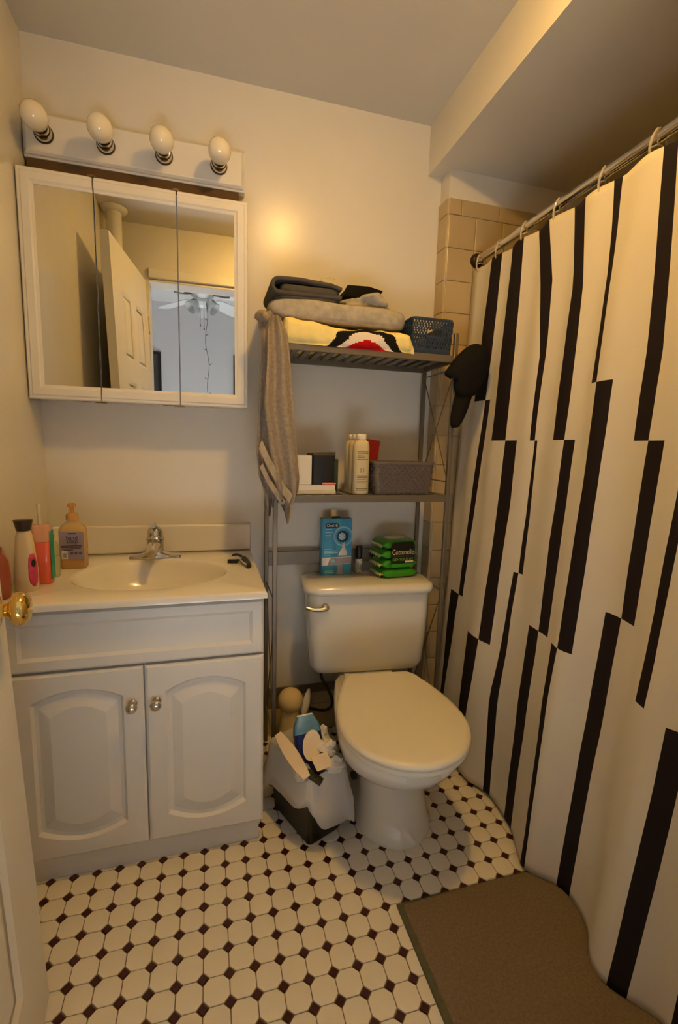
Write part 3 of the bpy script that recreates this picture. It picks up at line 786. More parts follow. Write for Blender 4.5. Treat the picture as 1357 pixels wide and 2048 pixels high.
# ---- towel hanging over the left of the rack
def towel_sheet(prof, n=26, seed=0, amp=.010, folds=3.0, th=.009):
    """prof: list of (z, x0, x1, y) from top to bottom; pleated hanging cloth with thickness"""
    zs = [p[0] for p in prof][::-1]
    def at(z): return [np.interp(z, zs, [p[k] for p in prof][::-1]) for k in (1, 2, 3)]
    rows = 44; F_, B_ = [], []
    for i in range(rows+1):
        z0 = prof[0][0] + (prof[-1][0]-prof[0][0])*i/rows
        fr, bk = [], []
        for j in range(n+1):
            t = j/n
            z = z0
            hemw = (.030*math.sin(t*7+seed) + .012*math.sin(t*15+seed))*(i/rows)**6
            x0, x1, y = at(z)
            x = x0+(x1-x0)*t
            yy = y + amp*math.sin(t*folds*2*PI+seed+z*3) + .004*mnoise.noise(Vector((t*4, z*9, seed)))
            fr.append((x, yy-th/2, z+hemw)); bk.append((x, yy+th/2, z+hemw))
        F_.append(fr); B_.append(bk)
    m = MB(); loops = []
    for i in range(rows+1): loops.append(F_[i] + B_[i][::-1])
    return m.loft(loops)
tw = thing('hanging_towel', 'grey terry hand towel draped over the left side of the rack', 'towel', (.66, -.26, .88))
towel_sheet([(1.445, .662, .690, -.262), (1.40, .650, .708, -.278), (1.32, .648, .716, -.285), (1.2, .640, .725, -.288), (1.08, .655, .735, -.290), (.98, .672, .745, -.290), (.93, .678, .742, -.290), (.895, .690, .72, -.290)], 28, .5, .010, 1.6).build('front_panel', towel_m, tw, smooth=True, sharp=60)
towel_sheet([(1.455, .640, .672, -.225), (1.36, .637, .668, -.255), (1.2, .628, .690, -.262), (1.06, .622, .700, -.265), (.98, .628, .690, -.266), (.93, .645, .676, -.266), (.90, .655, .668, -.266)], 22, 2.0, .008, 1.3).build('rear_panel', towel_m, tw, smooth=True, sharp=60)
bandm = MB()
for q0, q1, wd in (((.630, 1.10), (.716, .945), .024), ((.632, 1.035), (.700, .925), .012)):
    fr = []
    for i in range(22):
        t = i/21; x = q0[0]+(q1[0]-q0[0])*t; z = q0[1]+(q1[1]-q0[1])*t - .012*math.sin(t*PI)
        fr.append((x, z))
    lo = []
    for x, z in fr:
        tt = min(max((x-.655)/.08, 0), 1)
        y = -.2995 + .010*math.sin(tt*1.6*2*PI+.5+z*3) - .0015 if x > .655 else -.296
        y = min(y, -.296)
        lo.append([(x-.004, y, z-wd), (x+.004, y-.002, z), (x+.006, y+.004, z), (x-.002, y+.006, z-wd)])
    bandm.loft(lo)
bandm.build('woven_band', towelband_m, tw, smooth=True, sharp=60)
softbox((.650, -.215, 1.447), (.036, .085, .036), .8, 14, .022, 40, 4).build('bunched_end', towel_m, tw, smooth=True, sharp=70)
softbox((.672, -.20, 1.432), (.05, .12, .045), .6, 12, .010, 25, 7).build('shoulder_fold', towel_m, tw, smooth=True, sharp=70)

# ---- black cap on the right front post
cap = thing('baseball_cap', 'black baseball cap hanging brim-down from the rack corner', 'cap', (1.30, -.26, 1.15))
def cap_crown():
    m = MB(); loops = []; c0 = Vector((1.297, -.268, 1.345))
    ax = Vector((.42, -.25, .87)).normalized()   # from opening to top of crown
    x = Vector((.86, .1, -.42)); x = (x-ax*x.dot(ax)).normalized(); y = ax.cross(x)
    for i in range(13):
        a = PI/2*i/12
        r = math.cos(a)**.75; h = math.sin(a)
        loops.append([c0 - ax*.055 + ax*h*.130 + x*(math.cos(b)*.066*max(r, .01)) + y*(math.sin(b)*.036*max(r, .01)) + Vector((1,1,1))*.004*mnoise.noise(Vector((math.cos(b)*2, math.sin(b)*2, h*3))) for b in [2*PI*k/32 for k in range(32)]])
    return m.loft(loops, False, True)
cap_crown().build('crown', blackcloth_m, cap, smooth=True, sharp=80, solid=.003)
def brim():
    P_ = []
    for i in range(11):
        t = i/10; row = []
        cen = Vector((1.292, -.276, 1.29)).lerp(Vector((1.252, -.292, 1.158)), t)
        wd = .052*math.sqrt(max(1-(t*.97)**3.2, .02))
        for j in range(13):
            s = -1+2*j/12
            ux = Vector((.95, -.05, .28)).normalized()
            row.append(cen + ux*s*wd*.62 + Vector((0, .018*s*s, 0)))
        P_.append(row)
    return MB().grid(P_)
brim().build('brim', blackcloth_m, cap, smooth=True, sharp=80, solid=.004)
softbox((1.288, -.272, 1.318), (.085, .05, .125), .7, 12, .006, 20, 3).build('lining', blackcloth_m, cap, smooth=True, sharp=80)

# ------------------------------------------------------------------ toilet (local: x right, -y forward)
TR = -.096
toi = thing('toilet', 'off-white two-piece toilet with closed lid below the rack', 'toilet', (1.03, -.022, 0), None, TR, True)
def tank_loop(w, y0, y1, z, r=.035, bow=.012):
    pts = rrect(0, -(y0+y1)/2, w, y1-y0, r, z, 6)
    out = []
    for p in pts:
        if p.y < -(y0+y1)/2: p = Vector((p.x, p.y - bow*(1-(2*p.x/w)**2), p.z))
        out.append(p)
    return out
MB().loft([tank_loop(.33, .03, .15, .314, .04), tank_loop(.385, .015, .178, .322), tank_loop(.405, .012, .184, .345), tank_loop(.418, .010, .188, .45), tank_loop(.428, .010, .190, .598)]).build('tank', porc_m, toi, smooth=True, sharp=60)
MB().loft([tank_loop(.436, .004, .196, .5982, .045), tank_loop(.452, 0, .204, .602, .05), tank_loop(.454, 0, .206, .616, .05), tank_loop(.446, .003, .200, .627, .045), tank_loop(.42, .015, .185, .6325, .04)]).build('tank_lid', porc_m, toi, smooth=True, sharp=60)
lev = MB().lathe((-.158, -.199, .560), [(.013,-.006),(.013,.004),(.010,.009),(.004,.011)], 20, (0,-1,0)).tube([(-.158, -.206, .560), (-.172, -.208, .556), (-.195, -.207, .556), (-.214, -.204, .561), (-.222, -.202, .564)], [.008, .0075, .0065, .0062, .005], 12)
lev.build('flush_lever', nickel_m, toi, smooth=True, sharp=60)
def dloop(hw, y0, y1, z, bw=.62, off=0, n=40, fr=1.12):
    ln = y1-y0; yc = ln-hw*fr; pts = []
    bwid = hw*bw
    pts.append((bwid*.9, 0)); 
    for t in (.08, .2, .35, .5, .65, .8, .92): pts.append((bwid+(hw-bwid)*math.sin(t*PI/2), yc*t))
    for k in range(n+1):
        a = PI*k/n; pts.append((hw*math.cos(a), yc+hw*fr*math.sin(a)))
    for t in (.92, .8, .65, .5, .35, .2, .08): pts.append((-bwid-(hw-bwid)*math.sin(t*PI/2), yc*t))
    pts.append((-bwid*.9, 0))
    return [Vector((x+off, -(y0+y), z)) for x, y in pts]
# bowl with pedestal
bl = []
for z, hw, y0, y1, bw, off in ((0, .112, .10, .578, .82, .016), (.012, .112, .10, .578, .82, .016), (.03, .104, .11, .566, .8, .016), (.10, .096, .12, .550, .8, .014), (.165, .098, .12, .548, .8, .012), (.195, .106, .12, .562, .8, .010),
        (.215, .128, .13, .610, .75, .006), (.24, .146, .14, .652, .72, .003), (.275, .158, .15, .695, .70, 0), (.31, .164, .16, .722, .68, 0), (.335, .166, .17, .735, .68, 0), (.344, .160, .18, .729, .68, 0)):
    lp_ = dloop(hw, y0, y1, z, bw, off)
    if z > .28: lp_ = [p - Vector((0, 0, .034*min(1, max(0, (.345+p.y)/.03)))) for p in lp_]
    bl.append(lp_)
MB().loft(bl).build('bowl', porc_m, toi, smooth=True, sharp=60)
MB().loft([rrect(0, -.16, .16, .28, .05, .25), rrect(0, -.165, .17, .29, .05, .3135)]).build('tank_deck', porc_m, toi, smooth=True)
MB().loft([dloop(.163, .30, .742, .3445), dloop(.170, .295, .749, .349), dloop(.170, .295, .749, .357), dloop(.165, .30, .744, .361)]).build('seat', plastic_seat_m, toi, smooth=True, sharp=60)
MB().loft([dloop(.166, .312, .746, .3615), dloop(.172, .306, .752, .365), dloop(.172, .306, .752, .372), dloop(.168, .310, .748, .378), dloop(.158, .318, .738, .3805), dloop(.08, .36, .64, .3815)]).build('lid', plastic_seat_m, toi, smooth=True, sharp=60)
MB().lathe((-.093, -.40, .10), [(.012, -.01), (.012, .004), (.008, .006)], 18, (-1, -.1, .0)).build('bolt_cap', rubber_m, toi, smooth=True)
for sx in (-1, 1): MB().tube([(sx*.075-.02, -.30, .362), (sx*.075+.02, -.30, .362)], .010, 12).build('seat_hinge', plastic_seat_m, toi, smooth=True)

# water supply hose and valve
hose = thing('supply_hose', 'dark braided supply hose looping left of the toilet', 'hose', (.82, -.03, .1))
hp = [(.868, -.10, .318), (.868, -.10, .29), (.872, -.105, .26), (.888, -.115, .23), (.906, -.12, .19), (.908, -.11, .15), (.888, -.09, .125), (.85, -.06, .118), (.82, -.04, .12)]
def smoothpts(P_, n=6):
    P_ = [Vector(p) for p in P_]; out = []
    for i in range(len(P_)-1):
        p0 = P_[max(i-1, 0)]; p1 = P_[i]; p2 = P_[i+1]; p3 = P_[min(i+2, len(P_)-1)]
        for k in range(n):
            t = k/n
            out.append(.5*((2*p1)+(p2-p0)*t+(2*p0-5*p1+4*p2-p3)*t*t+(3*p1-p0-3*p2+p3)*t**3))
    return out+[P_[-1]]
MB().tube(smoothpts(hp), .0055, 10).build('hose', rubber_m, hose, smooth=True)
MB().lathe((.868, -.10, .29), [(.010, 0), (.011, .004), (.011, .02), (.008, .024)], 14).build('coupling', rubber_m, hose, smooth=True)
MB().lathe((.815, -.012, .12), [(.016, 0), (.012, .004), (.008, .008), (.008, .03), (.012, .032), (.012, .05)], 16, (0,-1,0)).build('valve', chrome_m, hose, smooth=True)

# ------------------------------------------------------------------ on the tank
ZL = .6327
ob_blue = mat('blue_print', srgb(64, 150, 196), .4, spec=.4, var=.12, vscale=18)
ob_dk = mat('dark_navy_print', srgb(24, 32, 56), .4); ob_grey = mat('silver_print', srgb(150, 140, 142), .4); ob_w = mat('white_print', srgb(226, 224, 220), .5)
ob_lb = mat('light_blue_print', srgb(150, 200, 222), .5); ob_brush = mat('pale_print', srgb(214, 208, 196), .5)
bx0, bx1, by, bz0, bz1 = .869, .979, -.074, ZL+.0003, .836
box = thing('toothbrush_box', 'blue electric toothbrush carton standing on the tank lid', 'box', (.924, -.05, ZL))
MB().box(bx0, bx1, by, -.040, bz0, bz1).build('carton', ob_blue, box, bevel=.001)
MB().box(.908, .938, -.062, -.052, bz1+.0002, bz1+.006).build('hang_tab', ob_dk, box)
def plate(name, pts, m, parent, d=.0003, y=by):
    lo = [[(x, y-d*2.2, z) for x, z in pts], [(x, y-d, z) for x, z in pts]]
    return MB().loft(lo).build(name, m, parent)
def rr2(cx, cz, w_, h_, r, n=5): return [(p.x, p.y) for p in rrect(cx, cz, w_, h_, r, 0, n)]
def disc(cx, cz, r, n=32): return [(cx+r*math.cos(2*PI*k/n), cz+r*math.sin(2*PI*k/n)) for k in range(n)]
plate('logo_plate', rr2(.905, .812, .050, .0165, .008), ob_dk, box)
text('Oral-B', ob_w, box, (.905, by-.0012, .812), .041, .010)
for zz, ww in ((.7975, .026), (.7875, .030), (.776, .022)): plate('printed_line', rr2(.884+ww/2-.004, zz, ww, .0032, .001), ob_lb, box)
hx_, hz_ = .945, .772
ring_ = MB(); N = 40
for rr_, tw_ in ((.034, .0012), (.031, .0006)):
    ring_.loft([[(hx_+.002+(rr_+s*tw_)*math.cos(2*PI*k/N), by-dd, hz_+(rr_+s*tw_)*math.sin(2*PI*k/N)) for k in range(N) ] for s, dd in ((-1, .0003), (-1, .0006), (1, .0006), (1, .0003))], False, False)
ring_.build('halo_print', ob_lb, box)
gear = []
for k in range(56):
    a = 2*PI*k/56; r = .0228 if (k//2) % 2 else .0198
    gear.append((hx_+r*math.cos(a), hz_+r*math.sin(a)))
plate('brush_head_print', gear, ob_dk, box, .0005)
plate('brush_centre_print', disc(hx_-.003, hz_, .013), ob_lb, box, .0009)
for k in range(6):
    a = 2*PI*k/6; plate('bristle_print', disc(hx_-.003+.008*math.cos(a), hz_+.008*math.sin(a), .0022, 10), ob_grey, box, .0012)
plate('brush_neck_print', [(.946, .749), (.952, .749), (.955, .728), (.962, .715), (.962, .703), (.930, .703), (.934, .715), (.943, .728)], ob_brush, box, .0005)
for zz, ww in ((.727, .030), (.720, .046), (.713, .050), (.703, .024)): plate('printed_line', rr2(.876+ww/2+.002, zz, ww, .0042 if zz in (.720, .713) else .0025, .001), ob_lb, box)
plate('silver_band', [(bx0+.0005, .668), (bx1-.0005, .672), (bx1-.0005, .698), (bx0+.0005, .696)], ob_w, box, .0004)
plate('silver_swoosh', [(.891, .669), (bx1-.0005, .674), (bx1-.0005, .696), (.905, .695), (.898, .688)], ob_grey, box, .0007)
plate('badge_print', disc(.911, .684, .0075, 20), ob_lb, box, .001)
plate('handle_print', [(.926, .668), (.946, .669), (.945, .655), (.948, bz0+.002), (.924, bz0+.002), (.929, .655)], ob_grey, box, .0007)
for zz in (.647, .641): plate('printed_line', rr2(.897, zz, .032, .0035, .001), ob_lb, box)

sb = thing('small_bottle', 'small white patterned bottle with black cap beside the blue carton', 'bottle', (1.012, -.062, ZL))
MB().lathe((1.012, -.062, ZL+.0003), [(.012,0),(.013,.003),(.013,.048),(.011,.053)], 24).build('body', mat('patterned_label', srgb(190, 186, 176), .4, var=.75, vscale=130), sb, smooth=True)
MB().lathe((1.012, -.062, ZL+.0535), [(.0115,0),(.0125,.002),(.0120,.044),(.010,.047)], 24).build('cap', black_m, sb, smooth=True)

wg = mat('green_wipe_film', srgb(52, 148, 30), .28, spec=.5, coat=.3, var=.15, vscale=20)
wgd = mat('film_seal_pale', srgb(190, 196, 150), .4)
wk = mat('black_label_print', (.010, .010, .010), .35)
names_w = ['bottom green wipes pack of the stack on the tank lid', 'second green wipes pack up from the tank lid', 'third green wipes pack up, under the topmost', 'topmost green wipes pack with oval resealable lid and black label']
WC = Vector((1.128, -.108, 0)); WR = .10
rz3 = rotm('Z', WR)
for k in range(4):
    z0 = ZL+.0004+.0345*k; hh = .0335
    dx = (.004, 0, -.003, .001)[k]
    t = thing('wipes_pack', names_w[k], 'wipes', (WC.x+dx, WC.y, z0), 'green wipes packs stacked on the tank')
    c0 = Vector((WC.x+dx, WC.y, z0))
    m = MB(); lo = []
    n = 18
    for i in range(n+1):
        s = -1+2*i/n; xx = s*.066
        e = max(0, (abs(s)-.74)/.26); hz = hh*(1-.82*e**1.6); dd = .052*(1-.10*e)
        zz = hh/2
        loop = []
        for j in range(28):
            a = 2*PI*j/28; cy, cz = math.cos(a), math.sin(a)
            q = mnoise.noise(Vector((xx*60, a*1.5, k*3.0)))*.0016*(0.4+e*1.6)
            loop.append(c0 + rz3 @ Vector((xx, math.copysign(abs(cy)**.45, cy)*dd+q, zz+math.copysign(abs(cz)**.5, cz)*(hz/2)+q*.3*(1 if cz < .5 else 0))))
        lo.append(loop)
    m.loft(lo).build('film', wg, t, smooth=True, sharp=60)
    for sx in (-1, 1):
        P_ = []
        for i in range(4):
            P_.append([c0 + rz3 @ Vector((sx*(.0655+.0035*i), yy/10*.046, hh/2+.0035*math.sin(yy*1.9+k+i*.4)*(i/3+.3)-.002*i)) for yy in range(-10, 11)])
        MB().grid(P_).build('seal', wgd if sx < 0 else wg, t, smooth=True, solid=.0008)
    if k == 3:
        lo = []
        for r, zz in ((1.0, .0), (1.0, .003), (.93, .0048), (.6, .0052)):
            lo.append([c0 + rz3 @ Vector((.004+.042*r*math.cos(2*PI*j/36), .005+.026*r*math.sin(2*PI*j/36), hh-.0002+zz)) for j in range(36)])
        MB().loft(lo).build('flip_lid', mat('lid_plastic', srgb(206, 196, 170), .25), t, smooth=True, sharp=60)
        # label wraps over the front of the upper three packs
        yb = -.0548; zt = hh; zb_ = -.0345*2+.006
        def lp(x, z, d=0): return c0 + rz3 @ Vector((x, yb-d, z))
        m = MB(); outl = [(-.040, zb_), (.052, zb_), (.052, zt-.018), (.048, zt-.010), (.042, zt-.006), (-.030, zt-.006), (-.036, zt-.010), (-.040, zt-.018)]
        m.loft([[lp(x, z) for x, z in outl], [lp(x, z, .0008) for x, z in outl]]).build('label', wk, t)
        MB().loft([[lp(x, z, .0009) for x, z in ((-.0395, zb_+.0005), (.0515, zb_+.0005), (.0515, zb_+.013), (-.0395, zb_+.013))], [lp(x, z, .0012) for x, z in ((-.0395, zb_+.0005), (.0515, zb_+.0005), (.0515, zb_+.013), (-.0395, zb_+.013))]]).build('label_foot', wg, t)
        cr = mat('cream_ink', srgb(232, 214, 160), .5)
        xa = rz3 @ Vector((1, 0, 0))
        text('Cottonelle', cr, t, lp(.006, -.008, .0012), .084, .0195, xa)
        text('FLUSHABLE WIPES', mat('dim_ink', srgb(110, 100, 70), .6), t, lp(.004, -.0235, .0012), .05, .0035, xa)
        text('GENTLE PLUS', mat('green_ink', srgb(120, 190, 110), .5), t, lp(.006, -.0345, .0012), .080, .0085, xa)
        MB().loft([[lp(x, z, .0013) for x, z in rr2(.032, -.0435, .034, .0065, .003)], [lp(x, z, .0016) for x, z in rr2(.032, -.0435, .034, .0065, .003)]]).build('badge', cr, t)

# ------------------------------------------------------------------ on the sink top
ZC0 = ZC+.0004
amber_m = mat('amber_liquid', srgb(206, 120, 34), .12, alpha=.88)
clearb_m = mat('clear_amber_bottle', srgb(222, 186, 116), .1, alpha=.55)
soap = thing('soap_bottle', 'amber hand soap pump bottle with lavender label on the sink top', 'soap bottle', (.113, -.176, ZC))
sx_, sy_ = .113, -.176
def soaploop(k, z, kd=1): return rrect(sx_, sy_, .070*k, .042*k*kd, .015*k, ZC0+z)
MB().loft([soaploop(.92, 0), soaploop(1, .004), soaploop(1, .108), soaploop(.93, .118), soaploop(.66, .128), soaploop(.42, .133), soaploop(.40, .140)]).build('bottle', clearb_m, soap, smooth=True, sharp=60)
MB().loft([soaploop(.88, .003), soaploop(.95, .006), soaploop(.95, .027)]).build('liquid', amber_m, soap, smooth=True)
plate('label', rr2(sx_+.001, ZC+.069, .062, .080, .003), mat('lavender_label', srgb(150, 138, 160), .6), soap, .0005, sy_-.0212)
inkd = mat('dark_ink', srgb(44, 34, 50), .7)
text('hand', inkd, soap, (sx_+.002, sy_-.0226, ZC+.091), .028, .0125)
text('soap', inkd, soap, (sx_+.002, sy_-.0226, ZC+.078), .028, .0125)
for zz, ww in ((.1035, .020), (.0685, .052), (.0645, .052), (.0605, .046), (.0565, .024)): plate('printed_line', rr2(sx_+(0 if ww > .03 else -.008 if zz < .07 else .002), ZC+zz, ww, .0016 if zz < .1 else .003, .0005), inkd, soap, .0009, sy_-.0212)
plate('barcode_patch', rr2(sx_-.018, ZC+.043, .015, .024, .001), card_m, soap, .0008, sy_-.0212)
bcm = MB()
for k in range(6): bcm.box(sx_-.023+k*.0017, sx_-.0222+k*.0017, sy_-.0232, sy_-.0230, ZC+.034, ZC+.048)
bcm.build('bar_marks', inkd, soap)
for k in range(3): plate('round_mark', disc(sx_+.000+.011*k, ZC+.047, .0042, 16), mat('dim_purple_ink', srgb(96, 86, 110), .7) if 'dim_purple_ink' not in MATS else MATS['dim_purple_ink'], soap, .0008, sy_-.0212)
pump_m = mat('amber_pump', srgb(214, 160, 84), .2, alpha=.8)
MB().lathe((sx_, sy_, ZC0+.1402), [(.016,0),(.016,.014),(.012,.018),(.0055,.02),(.0055,.036),(.011,.0365),(.0115,.042),(.009,.046)], 24).tube([(sx_, sy_, ZC0+.182), (sx_+.002, sy_-.012, ZC0+.183), (sx_+.004, sy_-.03, ZC0+.179)], [.005, .0045, .0035], 10).build('pump', pump_m, soap, smooth=True)

lot = thing('lotion_bottle', 'milky white bottle with dark flared cap at the left of the sink', 'bottle', (.062, -.385, ZC))
lx_, ly_ = .062, -.385
lo = []
for z, w_, d_ in ((0, .046, .034), (.004, .050, .038), (.05, .050, .036), (.10, .042, .030), (.135, .034, .026), (.145, .028, .024), (.147, .022, .02)):
    lo.append(rrect(lx_, ly_, w_, d_, .5*d_-.001, ZC0+z, 8))
milky = mat('milky_plastic', srgb(226, 206, 164), .3, alpha=.93)
MB().loft(lo).build('bottle', milky, lot, smooth=True, sharp=60)
MB().lathe((lx_, ly_, ZC0+.1475), [(.0150,0),(.0165,.006),(.0200,.022),(.0205,.024),(.019,.025)], 32).build('cap', mat('dark_brown_cap', srgb(46, 30, 24), .3), lot, smooth=True)
lab = []
for z, w0 in ((.012, .2), (.022, .75), (.04, 1), (.06, 1), (.08, .85), (.092, .45)):
    wd = .038 - .00012*max(0, z-.05)*1000*.06
    lab.append((z, w0))
pinkl = mat('pink_label', srgb(206, 60, 96), .5, var=.35, vscale=60)
P_ = []
for z, w0 in lab:
    wv = np.interp(z, [.004, .05, .10, .135], [.050, .050, .042, .034]); dv = np.interp(z, [.004, .05, .10, .135], [.038, .036, .030, .026])
    row = []
    for k in range(9):
        a = -.75 + .62*w0*(-1+2*k/8)
        row.append((lx_+(wv/2-dv/2)+(dv/2+.0006)*math.cos(a), ly_+(dv/2+.0006)*math.sin(a), ZC0+z))
    P_.append(row)
MB().grid(P_).build('label', pinkl, lot, smooth=True, solid=.0004)
P2 = []
for z in (.060, .066, .072, .078):
    row = []
    for k in range(7):
        a = -.75+.30*(-1+2*k/6)*math.sqrt(max(.1, 1-((z-.069)/.010)**2))
        row.append((lx_+.0075+.0182*math.cos(a), ly_+.0182*math.sin(a), ZC0+z))
    P2.append(row)
MB().grid(P2).build('emblem', black_m, lot, smooth=True, solid=.0004)

mw = thing('mouthwash_bottle', 'pink liquid bottle with green side label behind the milky bottle', 'bottle', (.079, -.325, ZC))
mxc, myc = .079, -.325
lo = [rrect(mxc, myc, .046*k, .034*k, .013, ZC0+z) for z, k in ((0, .9), (.004, 1), (.105, 1), (.108, .98))]
MB().loft(lo).build('liquid', mat('pink_liquid', srgb(236, 110, 84), .15, alpha=.95), mw, smooth=True, sharp=60)
MB().loft([rrect(mxc, myc, .046*k, .034*k, .013, ZC0+z) for z, k in ((.1085, .98), (.132, .97), (.146, .92), (.150, .8))]).build('neck', mat('pink_clear', srgb(236, 170, 130), .12, alpha=.6), mw, smooth=True, sharp=60)
MB().loft([[(mxc+.0236, myc-.013, ZC0+.012), (mxc+.0236, myc+.013, ZC0+.012), (mxc+.0236, myc+.013, ZC0+.135), (mxc+.0236, myc-.013, ZC0+.135)], [(mxc+.0242, myc-.013, ZC0+.012), (mxc+.0242, myc+.013, ZC0+.012), (mxc+.0242, myc+.013, ZC0+.135), (mxc+.0242, myc-.013, ZC0+.135)]]).build('label', greenlabel_m, mw)
cb = thing('clear_bottle', 'clear rounded bottle tucked behind the pink liquid bottle', 'bottle', (.082, -.27, ZC))
MB().loft([rrect(.082, -.268, .040*k, .030*k, .012*k, ZC0+z) for z, k in ((0, .9), (.004, 1), (.07, 1), (.09, .8), (.10, .5), (.115, .5))]).build('body', mat('greenish_clear', srgb(190, 196, 130), .1, alpha=.45), cb, smooth=True, sharp=60)
tb = thing('toothbrush_stand', 'white toothbrush standing in a small holder by the left wall', 'toothbrush', (.045, -.22, ZC))
MB().lathe((.045, -.22, ZC0), [(.024,0),(.025,.004),(.022,.06),(.020,.11),(.013,.118),(.010,.120)], 24).build('holder', mat('white_plastic', (.72, .68, .56), .3), tb, smooth=True)
MB().tube([(.045, -.22, ZC0+.1205), (.044, -.219, ZC0+.15), (.043, -.218, ZC0+.175), (.043, -.218, ZC0+.190)], [.0055, .004, .0045, .0055], 12).build('brush', MATS['white_plastic'], tb, smooth=True)
rb = thing('rust_bottle', 'reddish-brown bottle cut off at the left edge of the photo', 'bottle', (.026, -.455, ZC))
MB().lathe((.026, -.440, ZC0), [(.020,0),(.022,.004),(.023,.05),(.020,.085),(.012,.100),(.009,.104),(.009,.118)], 28).build('body', mat('rust_plastic', srgb(150, 76, 56), .35), rb, smooth=True)

rz = thing('razor', 'black and chrome razor lying on the right of the sink top', 'razor', (.59, -.22, ZC))
MB().tube(smoothpts([(.560, -.135, ZC+.010), (.573, -.155, ZC+.016), (.588, -.19, ZC+.015), (.599, -.235, ZC+.010), (.600, -.272, ZC+.008)]), [.0035]*3+[.0045]*10+[.0075]*12, 12).build('handle', black_m, rz, smooth=True)
MB().tube(smoothpts([(.579, -.20, ZC+.0085), (.588, -.235, ZC+.007), (.597, -.262, ZC+.0065)]), .0045, 10).build('handle_inlay', chrome_m, rz, smooth=True)
hd = MB(); hd.obox((.557, -.198, ZC+.0062), (.032, .013, .010), rotm('Z', -.1))
for k in range(5): hd.obox((.546+k*.0055, -.2055, ZC+.0065), (.0018, .0022, .0085), rotm('Z', -.1))
hd.build('head', black_m, rz, bevel=.001)
MB().tube([(.570, -.196, ZC+.008), (.583, -.206, ZC+.009)], .004, 8).build('neck', black_m, rz, smooth=True)

# ------------------------------------------------------------------ waste bin behind the vanity corner
bc = Vector((.752, -.420, 0)); ba = math.atan2(-.91, .41)+PI/2   # long axis
long_ = Vector((-.39, .92, 0)).normalized(); shrt = Vector((.92, .39, 0)).normalized()
def binloop(hl, hs, z, r=.012, cen=bc):
    return [cen + long_*p.x + shrt*p.y + Vector((0, 0, z)) for p in rrect(0, 0, hl*2, hs*2, r, 0, 5)]
binb = tag(MB().loft([binloop(.093, .052, .0005), binloop(.095, .054, .006), binloop(.106, .064, .205), binloop(.103, .061, .205), binloop(.092, .05, .012)]).build('waste_bin', black_m, None, tuple(bc), smooth=True, sharp=50), 'black rectangular waste bin between the vanity and the toilet', 'waste bin')
def liner():
    N = 144
    HT = [(0, .13), (45, .13), (90, .11), (125, .07), (155, .042), (178, .065), (200, .115), (225, .142), (250, .128), (270, .115), (292, .065), (315, .030), (340, .08), (360, .13)]
    def hem(a): return float(np.interp(math.degrees(a) % 360, [h[0] for h in HT], [h[1] for h in HT]))
    def L(hl, hs, zf, nz, seed=0, flare=0):
        out = []
        for i in range(N):
            a = 2*PI*i/N; ca, sa_ = math.cos(a), math.sin(a); e = .32
            p = Vector((math.copysign(abs(ca)**e, ca)*hl, math.copysign(abs(sa_)**e, sa_)*hs, 0))
            q = p + p.normalized()*(nz*mnoise.noise(Vector((ca*3.2, sa_*3.2, seed))) + flare*(.165-hem(a)))
            z = zf(a) if callable(zf) else zf
            out.append(bc + long_*q.x + shrt*q.y + Vector((0, 0, z+.5*nz*mnoise.noise(Vector((ca*4, sa_*4, seed+5))))))
        return out
    return MB().loft([L(.080, .040, .13, .006, 1), L(.096, .054, .19, .004, 2), L(.104, .062, .211, .005, 3), L(.109, .067, .215, .005, 3.3),
        L(.113, .071, .206, .005, 4), L(.115, .073, lambda a: .72*.2+.28*hem(a), .007, 5, .05), L(.117, .075, lambda a: .36*.2+.64*hem(a), .010, 6, .14), L(.119, .077, hem, .010, 7, .22)], False, False)
tag(liner().build('bin_liner', liner_m, None, (bc.x, bc.y, .1), smooth=True, sharp=80, solid=.0008, fix=False), 'white plastic liner folded over the rim of the black bin', 'bin liner')
# contents of the bin
bluebox_l = mat('light_blue_film', srgb(92, 150, 200), .3, var=.2, vscale=30); bluebox_d = mat('deep_blue_film', srgb(26, 40, 110), .3, var=.2, vscale=30)
pk = thing('tissue_packet', 'crushed two-tone blue tissue packet sticking out of the bin', 'packet', (.752, -.44, .2))
axu = Vector((-.05, .55, .83)).normalized(); axs = Vector((.98, .15, -.02)).normalized(); axn = axs.cross(axu)
pc = Vector((.755, -.432, .240))
def pkl(u, wv, dv, seed):
    pts = rrect(0, 0, wv, dv, .008, 0, 4)
    return [pc + axs*(p.x) + axn*(p.y*(1+.2*mnoise.noise(Vector((p.x*60, u*40, seed))))) + axu*u for p in pts]
MB().loft([pkl(-.07, .070, .035, 1), pkl(-.02, .076, .040, 1), pkl(.028, .078, .036, 1)]).build('lower_half', bluebox_d, pk, smooth=True, sharp=50)
MB().loft([pkl(.0282, .079, .037, 1), pkl(.05, .074, .03, 2), pkl(.075, .050, .014, 3)]).build('upper_half', bluebox_l, pk, smooth=True, sharp=50)
MB().loft([pkl(.0752, .050, .014, 3), pkl(.079, .046, .010, 3)]).build('torn_edge', paper_m, pk)
dsk = thing('paper_disc', 'pale oval paper disc leaning on the blue packet in the bin', 'paper', (.765, -.47, .24))
dn = Vector((.10, -.72, .68)).normalized(); du = Vector((.25, .7, .66)); du = (du-dn*du.dot(dn)).normalized(); dv_ = dn.cross(du)
dc = Vector((.755, -.475, .264))
MB().loft([[dc + dn*h + du*r*1.0*math.cos(2*PI*k/30)*.040 + dv_*r*math.sin(2*PI*k/30)*.026 for k in range(30)] for r, h in ((.85, -.004), (1, 0), (1, .002), (.9, .003), (.82, .0015))]).build('disc', peach_m, dsk, smooth=True, sharp=40)
